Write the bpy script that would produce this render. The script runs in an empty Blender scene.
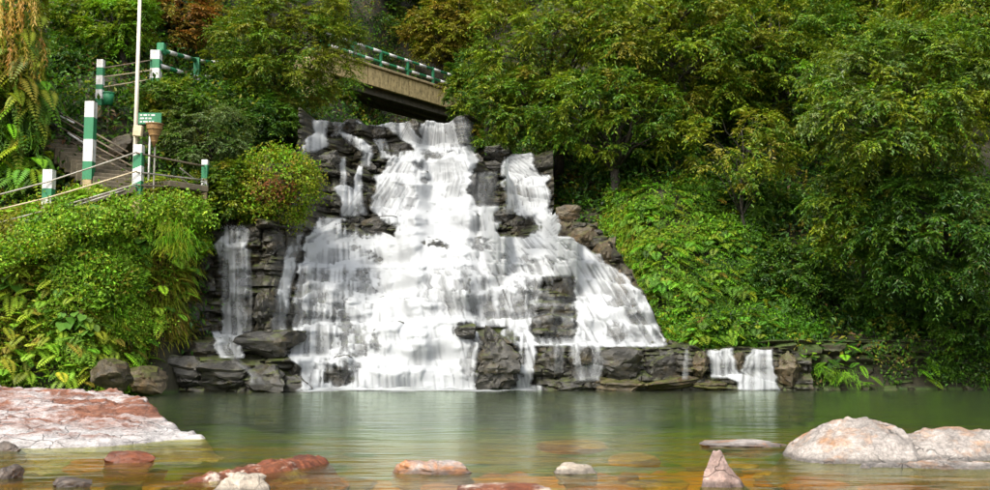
import bpy, bmesh, math, random
import numpy as np
from mathutils import Vector, Matrix
from mathutils.bvhtree import BVHTree

sc = bpy.context.scene
COL = sc.collection
RNG = np.random.default_rng(7)
random.seed(7)
R = math.radians

# ------------------------------------------------------------------ camera
F = 1061.0                       # focal length in pixels of a 990 px wide frame
PITCH = R(5.2)
CAMZ = 1.1
cam = bpy.data.cameras.new('camera')
cam.sensor_width = 36.0
cam.lens = 36.0 * F / 990.0
cam.clip_end = 600.0
camo = bpy.data.objects.new('camera', cam)
camo.location = (0, 0, CAMZ)
camo.rotation_euler = (R(90) + PITCH, 0, 0)
COL.objects.link(camo)
sc.camera = camo

# ------------------------------------------------------------------ sky and sun
SUN_EL, SUN_AZ = R(46), R(212)   # azimuth clockwise from +Y
world = bpy.data.worlds.new('World')
sc.world = world
world.use_nodes = True
wn = world.node_tree
wn.nodes.clear()
w_out = wn.nodes.new('ShaderNodeOutputWorld')
w_bg = wn.nodes.new('ShaderNodeBackground')
w_sky = wn.nodes.new('ShaderNodeTexSky')
w_sky.sky_type = 'NISHITA'
w_sky.sun_disc = False
w_sky.sun_elevation = SUN_EL
w_sky.sun_rotation = SUN_AZ
w_sky.dust_density = 3.0
w_hs = wn.nodes.new('ShaderNodeHueSaturation')
w_hs.inputs['Saturation'].default_value = 0.30      # thin overcast: a greyer sky
wn.links.new(w_sky.outputs[0], w_hs.inputs['Color'])
wn.links.new(w_hs.outputs[0], w_bg.inputs['Color'])
w_bg.inputs['Strength'].default_value = 0.15
wn.links.new(w_bg.outputs[0], w_out.inputs['Surface'])

sun = bpy.data.lights.new('sun', 'SUN')
sun.energy = 1.5
sun.angle = R(12)
sun.color = (1.0, 0.94, 0.82)
suno = bpy.data.objects.new('sun', sun)
sd = Vector((math.sin(SUN_AZ) * math.cos(SUN_EL), math.cos(SUN_AZ) * math.cos(SUN_EL), math.sin(SUN_EL)))
suno.rotation_euler = (-sd).to_track_quat('-Z', 'Y').to_euler()
suno.location = (-20, -20, 40)
COL.objects.link(suno)

sc.view_settings.view_transform = 'Standard'
sc.view_settings.look = 'None'
sc.view_settings.exposure = 1.55
sc.view_settings.gamma = 1.0
sc.view_settings.use_curve_mapping = False
sc.cycles.transparent_max_bounces = 24
sc.cycles.max_bounces = 8
sc.cycles.caustics_reflective = False
sc.cycles.caustics_refractive = True

# ------------------------------------------------------------------ geometry of the view, used to lay things out at their depths
CP, SP = math.cos(PITCH), math.sin(PITCH)
def P(px, py, Y):
    """World point on the photo's ray (px, py) at the depth Y."""
    a = (px - 495.0) / F
    b = (245.0 - py) / F
    dy = CP - b * SP
    t = Y / dy
    return Vector((a * t, Y, CAMZ + (SP + b * CP) * t))
def proj(x, y, z):
    dz = z - CAMZ
    d = y * CP + dz * SP
    d = np.maximum(d, 0.05)
    u = -y * SP + dz * CP
    return 495.0 + F * x / d, 245.0 - F * u / d
def wl(py):
    """Depth of a water level point that shows at photo row py."""
    b = (245.0 - py) / F
    return -CAMZ / (SP + b * CP) * (CP - b * SP)

# ------------------------------------------------------------------ noise
def _h(i, j, k, s):
    n = (i * 374761393 + j * 668265263 + k * 2147483647 + s * 1274126177) & 0xffffffff
    n = ((n ^ (n >> 13)) * 1274126177) & 0xffffffff
    n = ((n ^ (n >> 16)) * 2246822519) & 0xffffffff
    return ((n ^ (n >> 15)) & 0xffffff) / float(0xffffff)
def vnoise(x, y, z=0.0, seed=0):
    x, y, z = np.broadcast_arrays(np.asarray(x, float), np.asarray(y, float), np.asarray(z, float))
    xi, yi, zi = np.floor(x).astype(np.int64), np.floor(y).astype(np.int64), np.floor(z).astype(np.int64)
    xf, yf, zf = x - xi, y - yi, z - zi
    xf, yf, zf = [f * f * (3 - 2 * f) for f in (xf, yf, zf)]
    r = 0
    for a in (0, 1):
        for b in (0, 1):
            for c in (0, 1):
                w = (xf if a else 1 - xf) * (yf if b else 1 - yf) * (zf if c else 1 - zf)
                r = r + w * _h(xi + a, yi + b, zi + c, seed)
    return r
def fbm(x, y, z=0.0, seed=0, o=4):
    r, a, t = 0, 0.5, 0
    for k in range(o):
        f = 2.03 ** k
        r = r + a * vnoise(np.asarray(x) * f, np.asarray(y) * f, np.asarray(z) * f, seed + k * 17)
        t += a
        a *= 0.5
    return r / t
def sstep(a, b, x):
    t = np.clip((x - a) / (b - a), 0, 1)
    return t * t * (3 - 2 * t)
def in_poly(px, py, poly):
    px, py = np.asarray(px, float), np.asarray(py, float)
    r = np.zeros(px.shape, bool)
    n = len(poly)
    for i in range(n):
        x1, y1 = poly[i]
        x2, y2 = poly[(i + 1) % n]
        if y1 == y2:
            continue
        c = ((y1 > py) != (y2 > py)) & (px < (x2 - x1) * (py - y1) / (y2 - y1) + x1)
        r ^= c
    return r
def poly_dist(px, py, poly):
    d = np.full(np.shape(px), 1e9)
    n = len(poly)
    for i in range(n):
        x1, y1 = poly[i]
        x2, y2 = poly[(i + 1) % n]
        vx, vy = x2 - x1, y2 - y1
        t = np.clip(((px - x1) * vx + (py - y1) * vy) / (vx * vx + vy * vy + 1e-9), 0, 1)
        d = np.minimum(d, np.hypot(px - x1 - t * vx, py - y1 - t * vy))
    return np.where(in_poly(px, py, poly), d, -d)

# ------------------------------------------------------------------ object helpers
def mesh_np(name, verts, faces, smooth=False):
    """faces: (n,3) or (n,4) int array."""
    verts = np.asarray(verts, np.float32)
    faces = np.asarray(faces, np.int32)
    me = bpy.data.meshes.new(name)
    nf, k = faces.shape
    me.vertices.add(len(verts))
    me.vertices.foreach_set('co', verts.ravel())
    me.loops.add(nf * k)
    me.loops.foreach_set('vertex_index', faces.ravel())
    me.polygons.add(nf)
    me.polygons.foreach_set('loop_start', np.arange(0, nf * k, k, dtype=np.int32))
    me.polygons.foreach_set('loop_total', np.full(nf, k, np.int32))
    me.polygons.foreach_set('use_smooth', np.full(nf, smooth))
    me.update(calc_edges=True)
    return me
def attr_col(me, name, cols):
    a = me.color_attributes.new(name, 'FLOAT_COLOR', 'POINT')
    c = np.ones((len(me.vertices), 4), np.float32)
    c[:, :3] = cols
    a.data.foreach_set('color', c.ravel())
def attr_f(me, name, vals):
    a = me.attributes.new(name, 'FLOAT', 'POINT')
    a.data.foreach_set('value', np.asarray(vals, np.float32).ravel())
def obj(name, me, mat=None, parent=None, loc=None):
    o = bpy.data.objects.new(name, me)
    COL.objects.link(o)
    if mat is not None and me is not None and len(me.materials) == 0:
        me.materials.append(mat)
    if parent is not None:
        o.parent = parent
    if loc is not None:
        o.location = loc
    return o
def tag(o, label=None, cat=None, group=None, kind=None):
    if label: o['label'] = label
    if cat: o['category'] = cat
    if group: o['group'] = group
    if kind: o['kind'] = kind
    return o
def thing(name, label, cat, loc=(0, 0, 0), group=None):
    return tag(obj(name, None, None, None, loc), label, cat, group)
class MB:
    """Collects boxes and tubes into one mesh."""
    def __init__(s): s.v, s.f = [], []
    def _add(s, vs, fs):
        b = len(s.v)
        s.v += [tuple(v) for v in vs]
        s.f += [tuple(i + b for i in f) for f in fs]
    def box(s, c, size, M=None):
        c = Vector(c)
        h = Vector(size) * 0.5
        vs = []
        for sx in (-1, 1):
            for sy in (-1, 1):
                for sz in (-1, 1):
                    p = Vector((sx * h.x, sy * h.y, sz * h.z))
                    if M is not None: p = M @ p
                    vs.append(c + p)
        s._add(vs, [(0, 1, 3, 2), (4, 6, 7, 5), (0, 4, 5, 1), (2, 3, 7, 6), (0, 2, 6, 4), (1, 5, 7, 3)])
        return s
    def beam(s, a, b, w, h):
        a, b = Vector(a), Vector(b)
        d = (b - a)
        y = d.normalized()
        x = y.cross(Vector((0, 0, 1))).normalized()
        z = x.cross(y)
        M = Matrix((x, y, z)).transposed()
        return s.box((a + b) / 2, (w, d.length, h), M)
    def tube(s, pts, rad, n=8):
        pts = [Vector(p) for p in pts]
        if not hasattr(rad, '__len__'): rad = [rad] * len(pts)
        rings = []
        up = Vector((0.13, 0.31, 0.94))
        for i, p in enumerate(pts):
            d = (pts[min(i + 1, len(pts) - 1)] - pts[max(i - 1, 0)]).normalized()
            x = d.cross(up)
            if x.length < 0.1: x = d.cross(Vector((1, 0, 0)))
            x.normalize()
            y = d.cross(x)
            rings.append([p + (x * math.cos(2 * math.pi * k / n) + y * math.sin(2 * math.pi * k / n)) * rad[i] for k in range(n)])
        vs = [q for r in rings for q in r]
        fs = []
        for i in range(len(pts) - 1):
            for k in range(n):
                a, b = i * n + k, i * n + (k + 1) % n
                fs.append((a, b, b + n, a + n))
        fs.append(tuple(range(n))[::-1])
        fs.append(tuple(range((len(pts) - 1) * n, len(pts) * n)))
        s._add(vs, fs)
        return s
    def build(s, name, mat, parent=None, smooth=False, bevel=0.0):
        me = bpy.data.meshes.new(name)
        me.from_pydata(s.v, [], s.f)
        if bevel > 0:
            bm = bmesh.new()
            bm.from_mesh(me)
            bmesh.ops.bevel(bm, geom=bm.edges[:], offset=bevel, segments=1, affect='EDGES')
            bm.to_mesh(me)
            bm.free()
        for p in me.polygons: p.use_smooth = smooth
        me.update()
        return obj(name, me, mat, parent)

# ------------------------------------------------------------------ materials
def new_mat(name):
    m = bpy.data.materials.new(name)
    m.use_nodes = True
    nt = m.node_tree
    nt.nodes.clear()
    out = nt.nodes.new('ShaderNodeOutputMaterial')
    return m, nt, out
def N(nt, t, **kw):
    n = nt.nodes.new(t)
    for k, v in kw.items():
        if k in n.inputs: n.inputs[k].default_value = v
        else: setattr(n, k, v)
    return n
def ramp(nt, stops):
    r = nt.nodes.new('ShaderNodeValToRGB')
    e = r.color_ramp.elements
    while len(e) < len(stops): e.new(0.5)
    for i, (p, c) in enumerate(stops):
        e[i].position = p
        e[i].color = (*c, 1) if len(c) == 3 else c
    return r
def noise(nt, scale, detail=6, rough=0.6, vec=None, dist=0.0):
    n = N(nt, 'ShaderNodeTexNoise', Scale=scale, Detail=detail, Roughness=rough, Distortion=dist)
    if vec is not None: nt.links.new(vec, n.inputs['Vector'])
    return n
def mixc(nt, fac, a, b, blend='MIX'):
    m = nt.nodes.new('ShaderNodeMix')
    m.data_type = 'RGBA'
    m.blend_type = blend
    for inp, v in ((m.inputs[0], fac), (m.inputs[6], a), (m.inputs[7], b)):
        if hasattr(v, 'links'): nt.links.new(v, inp)
        elif isinstance(v, (tuple, list)): inp.default_value = (*v, 1) if len(v) == 3 else v
        else: inp.default_value = v
    return m.outputs[2]
def mathn(nt, op, a, b=0.0, clamp=False):
    m = nt.nodes.new('ShaderNodeMath')
    m.operation = op
    m.use_clamp = clamp
    for inp, v in ((m.inputs[0], a), (m.inputs[1], b)):
        if hasattr(v, 'links'): nt.links.new(v, inp)
        else: inp.default_value = v
    return m.outputs[0]
def mapr(nt, v, a, b, c=0.0, d=1.0):
    m = nt.nodes.new('ShaderNodeMapRange')
    nt.links.new(v, m.inputs[0])
    for i, q in zip((1, 2, 3, 4), (a, b, c, d)): m.inputs[i].default_value = q
    return m.outputs[0]
def objvec(nt, scale=(1, 1, 1), world_space=True):
    """Position in metres (world), or object coordinates shifted per object."""
    mp = nt.nodes.new('ShaderNodeMapping')
    mp.inputs['Scale'].default_value = scale
    if world_space:
        g = nt.nodes.new('ShaderNodeNewGeometry')
        nt.links.new(g.outputs['Position'], mp.inputs['Vector'])
    else:
        t = nt.nodes.new('ShaderNodeTexCoord')
        nt.links.new(t.outputs['Object'], mp.inputs['Vector'])
    return mp.outputs[0]
def principled(nt, out, color, rough, bump=None, bstr=0.5, bdist=0.02, spec=0.5):
    b = nt.nodes.new('ShaderNodeBsdfPrincipled')
    for k, v in (('Base Color', color), ('Roughness', rough)):
        if hasattr(v, 'links'): nt.links.new(v, b.inputs[k])
        elif isinstance(v, (tuple, list)): b.inputs[k].default_value = (*v, 1)
        else: b.inputs[k].default_value = v
    b.inputs['Specular IOR Level'].default_value = spec
    if bump is not None:
        bn = nt.nodes.new('ShaderNodeBump')
        bn.inputs['Strength'].default_value = bstr
        bn.inputs['Distance'].default_value = bdist
        nt.links.new(bump, bn.inputs['Height'])
        nt.links.new(bn.outputs[0], b.inputs['Normal'])
    nt.links.new(b.outputs[0], out.inputs['Surface'])
    return b

def mat_rock(name, dark, mid, light, stain=None, moss=None, moss_lo=0.45, rough=(0.25, 0.55), layer=1.0, bstr=0.8, stain_pos=(0.52, 0.66), crack=0.25, spec=0.35, stain_scale=(1, 1, 1.4), tide=None, wet=False):
    m, nt, out = new_mat(name)
    v = objvec(nt, (1, 1, layer))
    n1 = noise(nt, 2.2, 8, 0.65, v, 0.4)
    n2 = noise(nt, 9.0, 8, 0.75, v, 0.5)
    cr = ramp(nt, [(0.30, dark), (0.50, mid), (0.72, light)])
    f = mathn(nt, 'ADD', mathn(nt, 'MULTIPLY', n1.outputs[0], 0.5), mathn(nt, 'MULTIPLY', n2.outputs[0], 0.5))
    nt.links.new(f, cr.inputs[0])
    c = cr.outputs[0]
    if stain:
        n3 = noise(nt, 1.5, 9, 0.74, objvec(nt, stain_scale), 0.6)
        c = mixc(nt, mapr(nt, n3.outputs[0], *stain_pos), c, stain)
    if moss:
        g = nt.nodes.new('ShaderNodeNewGeometry')
        sp = nt.nodes.new('ShaderNodeSeparateXYZ')
        nt.links.new(g.outputs['Normal'], sp.inputs[0])
        n4 = noise(nt, 3.0, 6, 0.7)
        nt.links.new(v, n4.inputs['Vector'])
        k = mathn(nt, 'ADD', mathn(nt, 'MULTIPLY', sp.outputs[2], 0.35), n4.outputs[0])
        c = mixc(nt, mapr(nt, k, moss_lo + 0.15, moss_lo + 0.35), c, moss)
    if tide:                 # pale mineral crust left along the waterline
        g2 = nt.nodes.new('ShaderNodeNewGeometry')
        s2 = nt.nodes.new('ShaderNodeSeparateXYZ')
        nt.links.new(g2.outputs['Position'], s2.inputs[0])
        k2 = mathn(nt, 'ADD', s2.outputs[2], mathn(nt, 'MULTIPLY', noise(nt, 2.0, 7, 0.7, v).outputs[0], 0.35))
        c = mixc(nt, mapr(nt, k2, 0.25, 0.33, 1.0, 0.0), c, tide)
    if wet:                  # damp band just above the water
        g3 = nt.nodes.new('ShaderNodeNewGeometry')
        s3 = nt.nodes.new('ShaderNodeSeparateXYZ')
        nt.links.new(g3.outputs['Position'], s3.inputs[0])
        k3 = mathn(nt, 'ADD', s3.outputs[2], mathn(nt, 'MULTIPLY', noise(nt, 5.0, 5, 0.7, v).outputs[0], 0.07))
        c = mixc(nt, 1.0, c, mapr(nt, k3, 0.055, 0.085, 0.42, 1.0), 'MULTIPLY')
    # fine cracks
    vo = N(nt, 'ShaderNodeTexVoronoi', Scale=3.2)
    vo.feature = 'DISTANCE_TO_EDGE'
    nv = mixc(nt, 0.25, v, noise(nt, 3.0, 4, 0.6, v).outputs[1], 'ADD')
    nt.links.new(nv, vo.inputs['Vector'])
    crk = mathn(nt, 'MAXIMUM', mapr(nt, vo.outputs[0], 0.0, 0.02), mapr(nt, noise(nt, 1.6, 3, 0.5, v).outputs[0], 0.42, 0.56))
    c = mixc(nt, mathn(nt, 'MULTIPLY', mathn(nt, 'SUBTRACT', 1.0, crk), crack), c, (0.012, 0.010, 0.008))
    n6 = noise(nt, 38.0, 5, 0.75, v)
    c = mixc(nt, 1.0, c, mapr(nt, n6.outputs[0], 0.25, 0.75, 0.5, 1.5), 'MULTIPLY')
    c = mixc(nt, 1.0, c, mapr(nt, noise(nt, 5.0, 7, 0.7, objvec(nt, (0.5, 1, 3)), 1.0).outputs[0], 0.32, 0.62, 0.62, 1.2), 'MULTIPLY')
    h = mathn(nt, 'ADD', mathn(nt, 'MULTIPLY', noise(nt, 14.0, 8, 0.7, v).outputs[0], 0.6), mathn(nt, 'ADD', mathn(nt, 'MULTIPLY', crk, 0.25), mathn(nt, 'MULTIPLY', n6.outputs[0], 0.25)))
    rg = mapr(nt, n2.outputs[0], 0.3, 0.7, rough[0], rough[1])
    principled(nt, out, c, rg, h, bstr, 0.03, spec)
    return m
M_CLIFF = mat_rock('wet_cliff_rock', (0.006, 0.0055, 0.004), (0.023, 0.021, 0.015), (0.12, 0.11, 0.085), stain=(0.046, 0.033, 0.014), moss=(0.05, 0.062, 0.016), moss_lo=0.56, rough=(0.3, 0.72), layer=2.0)
M_LEDGE = mat_rock('wet_ledge_rock', (0.006, 0.0055, 0.0045), (0.023, 0.021, 0.017), (0.125, 0.115, 0.095), stain=(0.045, 0.034, 0.015), moss=(0.055, 0.065, 0.016), moss_lo=0.56, rough=(0.28, 0.72), layer=1.6)
M_BROWN = mat_rock('brown_mossy_rock', (0.014, 0.010, 0.006), (0.045, 0.034, 0.018), (0.16, 0.13, 0.08), stain=(0.09, 0.055, 0.022), moss=(0.055, 0.06, 0.012), moss_lo=0.52, rough=(0.4, 0.8))
M_WALL = mat_rock('mossy_wall_stone', (0.010, 0.010, 0.006), (0.035, 0.034, 0.018), (0.11, 0.10, 0.06), stain=(0.05, 0.03, 0.014), moss=(0.035, 0.055, 0.010), moss_lo=0.42, rough=(0.5, 0.9))
M_PALE = mat_rock('pale_river_rock', (0.08, 0.065, 0.055), (0.235, 0.205, 0.185), (0.40, 0.36, 0.33), stain=(0.30, 0.135, 0.055), wet=True, rough=(0.4, 0.7), stain_pos=(0.50, 0.62), bstr=0.6)
M_RED = mat_rock('red_river_rock', (0.035, 0.011, 0.005), (0.12, 0.033, 0.011), (0.26, 0.095, 0.04), stain=(0.40, 0.32, 0.26), rough=(0.3, 0.6), stain_pos=(0.53, 0.60), bstr=0.6)
M_CREAMR = mat_rock('cream_river_rock', (0.10, 0.08, 0.06), (0.27, 0.23, 0.18), (0.42, 0.37, 0.31), wet=True, rough=(0.4, 0.7), bstr=0.6)
M_PINK = mat_rock('pink_river_rock', (0.07, 0.045, 0.038), (0.24, 0.17, 0.145), (0.40, 0.31, 0.27), wet=True, rough=(0.4, 0.7), bstr=1.0, crack=0.5)
M_DARKR = mat_rock('dark_river_rock', (0.02, 0.015, 0.012), (0.06, 0.045, 0.035), (0.25, 0.19, 0.14), rough=(0.25, 0.5))

# leaves: colour from the leaf's own tint
def mat_leaf(name, gloss=0.4, trans=0.28):
    m, nt, out = new_mat(name)
    a = nt.nodes.new('ShaderNodeAttribute')
    a.attribute_name = 'tint'
    b = nt.nodes.new('ShaderNodeBsdfPrincipled')
    nt.links.new(a.outputs['Color'], b.inputs['Base Color'])
    b.inputs['Roughness'].default_value = gloss
    b.inputs['Specular IOR Level'].default_value = 0.22
    t = nt.nodes.new('ShaderNodeBsdfTranslucent')
    nt.links.new(mixc(nt, 1.0, a.outputs['Color'], (1.35, 1.4, 0.5), 'MULTIPLY'), t.inputs['Color'])
    mx = nt.nodes.new('ShaderNodeMixShader')
    mx.inputs[0].default_value = trans
    nt.links.new(b.outputs[0], mx.inputs[1])
    nt.links.new(t.outputs[0], mx.inputs[2])
    nt.links.new(mx.outputs[0], out.inputs['Surface'])
    return m
M_LEAF = mat_leaf('leaf')
M_FERN = mat_leaf('fern_leaf', 0.5, 0.35)
def mat_bark():
    m, nt, out = new_mat('bark')
    v = objvec(nt, (6, 6, 1.5))
    n = noise(nt, 3.0, 8, 0.7, v)
    c = ramp(nt, [(0.3, (0.009, 0.007, 0.005)), (0.55, (0.030, 0.025, 0.016)), (0.75, (0.075, 0.068, 0.045))])
    nt.links.new(n.outputs[0], c.inputs[0])
    principled(nt, out, c.outputs[0], 0.85, n.outputs[0], 0.8, 0.03)
    return m
M_BARK = mat_bark()
def mat_ground():
    m, nt, out = new_mat('ground_soil_and_bed')
    v = objvec(nt)
    g = nt.nodes.new('ShaderNodeNewGeometry')
    sp = nt.nodes.new('ShaderNodeSeparateXYZ')
    nt.links.new(g.outputs['Position'], sp.inputs[0])
    n1 = noise(nt, 1.2, 8, 0.65, v)
    n2 = noise(nt, 7.0, 6, 0.7, v)
    soil = ramp(nt, [(0.3, (0.010, 0.008, 0.004)), (0.55, (0.028, 0.024, 0.010)), (0.75, (0.035, 0.045, 0.010))])
    nt.links.new(n2.outputs[0], soil.inputs[0])
    bed = ramp(nt, [(0.28, (0.05, 0.032, 0.006)), (0.42, (0.30, 0.135, 0.014)), (0.58, (0.48, 0.17, 0.024)), (0.75, (0.32, 0.16, 0.02))])
    nt.links.new(noise(nt, 1.1, 7, 0.6, objvec(nt, (0.8, 1.2, 1)), 0.7).outputs[0], bed.inputs[0])
    murk_green = ramp(nt, [(0.35, (0.022, 0.060, 0.004)), (0.65, (0.060, 0.130, 0.010))])
    nt.links.new(n1.outputs[0], murk_green.inputs[0])
    # murky green of deep water painted into the bed, the shallows are rusty gravel
    deep = mapr(nt, mathn(nt, 'ADD', sp.outputs[2], mathn(nt, 'MULTIPLY', n1.outputs[0], 0.25)), -0.62, -0.18, 1.0, 0.0)
    deep = mathn(nt, 'MAXIMUM', deep, mapr(nt, mathn(nt, 'ADD', sp.outputs[1], mathn(nt, 'MULTIPLY', n1.outputs[0], 4.0)), 13.5, 17.0))
    bc = mixc(nt, deep, bed.outputs[0], murk_green.outputs[0])
    c = mixc(nt, mapr(nt, sp.outputs[2], -0.05, 0.08), bc, soil.outputs[0])
    principled(nt, out, c, 0.85, n2.outputs[0], 0.8, 0.05)
    return m
M_GROUND = mat_ground()
def mat_pool():
    m, nt, out = new_mat('pool_water')
    h1 = noise(nt, 1.0, 3, 0.5, objvec(nt, (0.9, 2.6, 1)), 0.3)
    h2 = noise(nt, 4.0, 3, 0.5, objvec(nt, (0.7, 2.0, 1)), 0.2)
    h = mathn(nt, 'ADD', h1.outputs[0], mathn(nt, 'MULTIPLY', h2.outputs[0], 0.34))
    bn = N(nt, 'ShaderNodeBump', Strength=0.5, Distance=0.07)
    nt.links.new(h, bn.inputs['Height'])
    gl = N(nt, 'ShaderNodeBsdfGlossy', Roughness=0.17)
    gl.inputs['Color'].default_value = (0.85, 0.93, 0.80, 1)
    nt.links.new(bn.outputs[0], gl.inputs['Normal'])
    tr = nt.nodes.new('ShaderNodeBsdfTransparent')
    tr.inputs['Color'].default_value = (0.92, 0.90, 0.42, 1)
    rf = N(nt, 'ShaderNodeBsdfRefraction', Roughness=0.06, IOR=1.2)
    rf.inputs['Color'].default_value = (0.92, 0.90, 0.42, 1)
    nt.links.new(bn.outputs[0], rf.inputs['Normal'])
    mt = nt.nodes.new('ShaderNodeMixShader')
    mt.inputs[0].default_value = 0.3
    nt.links.new(tr.outputs[0], mt.inputs[1])
    nt.links.new(rf.outputs[0], mt.inputs[2])
    fr = N(nt, 'ShaderNodeFresnel', IOR=1.21)
    nt.links.new(bn.outputs[0], fr.inputs['Normal'])
    mx = nt.nodes.new('ShaderNodeMixShader')
    nt.links.new(fr.outputs[0], mx.inputs[0])
    nt.links.new(mt.outputs[0], mx.inputs[1])
    nt.links.new(gl.outputs[0], mx.inputs[2])
    nt.links.new(mx.outputs[0], out.inputs['Surface'])
    return m
M_POOL = mat_pool()
def mat_white_water():
    m, nt, out = new_mat('falling_white_water')
    a = nt.nodes.new('ShaderNodeAttribute')
    a.attribute_name = 'foam'
    d = nt.nodes.new('ShaderNodeBsdfDiffuse')
    d.inputs['Color'].default_value = (0.50, 0.515, 0.525, 1)
    t = nt.nodes.new('ShaderNodeBsdfTranslucent')
    t.inputs['Color'].default_value = (0.50, 0.515, 0.525, 1)
    m1 = nt.nodes.new('ShaderNodeMixShader')
    m1.inputs[0].default_value = 0.35
    nt.links.new(d.outputs[0], m1.inputs[1])
    nt.links.new(t.outputs[0], m1.inputs[2])
    tr = nt.nodes.new('ShaderNodeBsdfTransparent')
    m2 = nt.nodes.new('ShaderNodeMixShader')
    nt.links.new(a.outputs['Fac'], m2.inputs[0])
    nt.links.new(tr.outputs[0], m2.inputs[1])
    nt.links.new(m1.outputs[0], m2.inputs[2])
    nt.links.new(m2.outputs[0], out.inputs['Surface'])
    return m
M_FALL = mat_white_water()
def mat_paint(name, col, dirt=(0.10, 0.09, 0.05), amt=0.35, rough=0.6):
    m, nt, out = new_mat(name)
    v = objvec(nt)
    n = noise(nt, 7.0, 8, 0.7, v)
    n2 = noise(nt, 3.0, 6, 0.7, objvec(nt, (4, 4, 0.7)))
    k = mapr(nt, mathn(nt, 'MULTIPLY', n.outputs[0], n2.outputs[0]), 0.20, 0.38, 0.0, amt)
    principled(nt, out, mixc(nt, k, col, dirt), rough, n.outputs[0], 0.3, 0.01)
    return m
M_WHITE = mat_paint('white_paint', (0.58, 0.57, 0.55), (0.10, 0.09, 0.05), 0.6)
M_GREEN = mat_paint('green_paint', (0.008, 0.15, 0.055), (0.01, 0.05, 0.02))
M_CONC = mat_paint('weathered_concrete', (0.33, 0.25, 0.13), (0.07, 0.055, 0.025), 0.85, 0.85)
M_FASCIA = mat_paint('stained_bridge_concrete', (0.48, 0.36, 0.16), (0.10, 0.075, 0.03), 0.9, 0.85)
M_PIPE = mat_paint('galvanised_rail', (0.30, 0.28, 0.24), (0.12, 0.085, 0.05), 0.7, 0.5)
M_DARKPIPE = mat_paint('rusty_rail', (0.17, 0.13, 0.085), (0.05, 0.035, 0.02), 0.7, 0.6)
M_STEP = mat_paint('worn_stone_step', (0.10, 0.08, 0.05), (0.03, 0.028, 0.012), 0.95, 0.9)
M_BIN = mat_paint('tan_wicker', (0.22, 0.125, 0.04), (0.09, 0.05, 0.015), 0.8, 0.75)
M_CREAM = mat_paint('cream_paint', (0.46, 0.38, 0.24), (0.20, 0.14, 0.07), 0.6, 0.6)
M_POLE = mat_paint('pale_pole_paint', (0.68, 0.62, 0.50), (0.30, 0.24, 0.16), 0.4, 0.5)
M_DARK = mat_paint('dark_underside', (0.10, 0.085, 0.06), (0.03, 0.028, 0.018), 0.8, 0.9)

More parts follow.
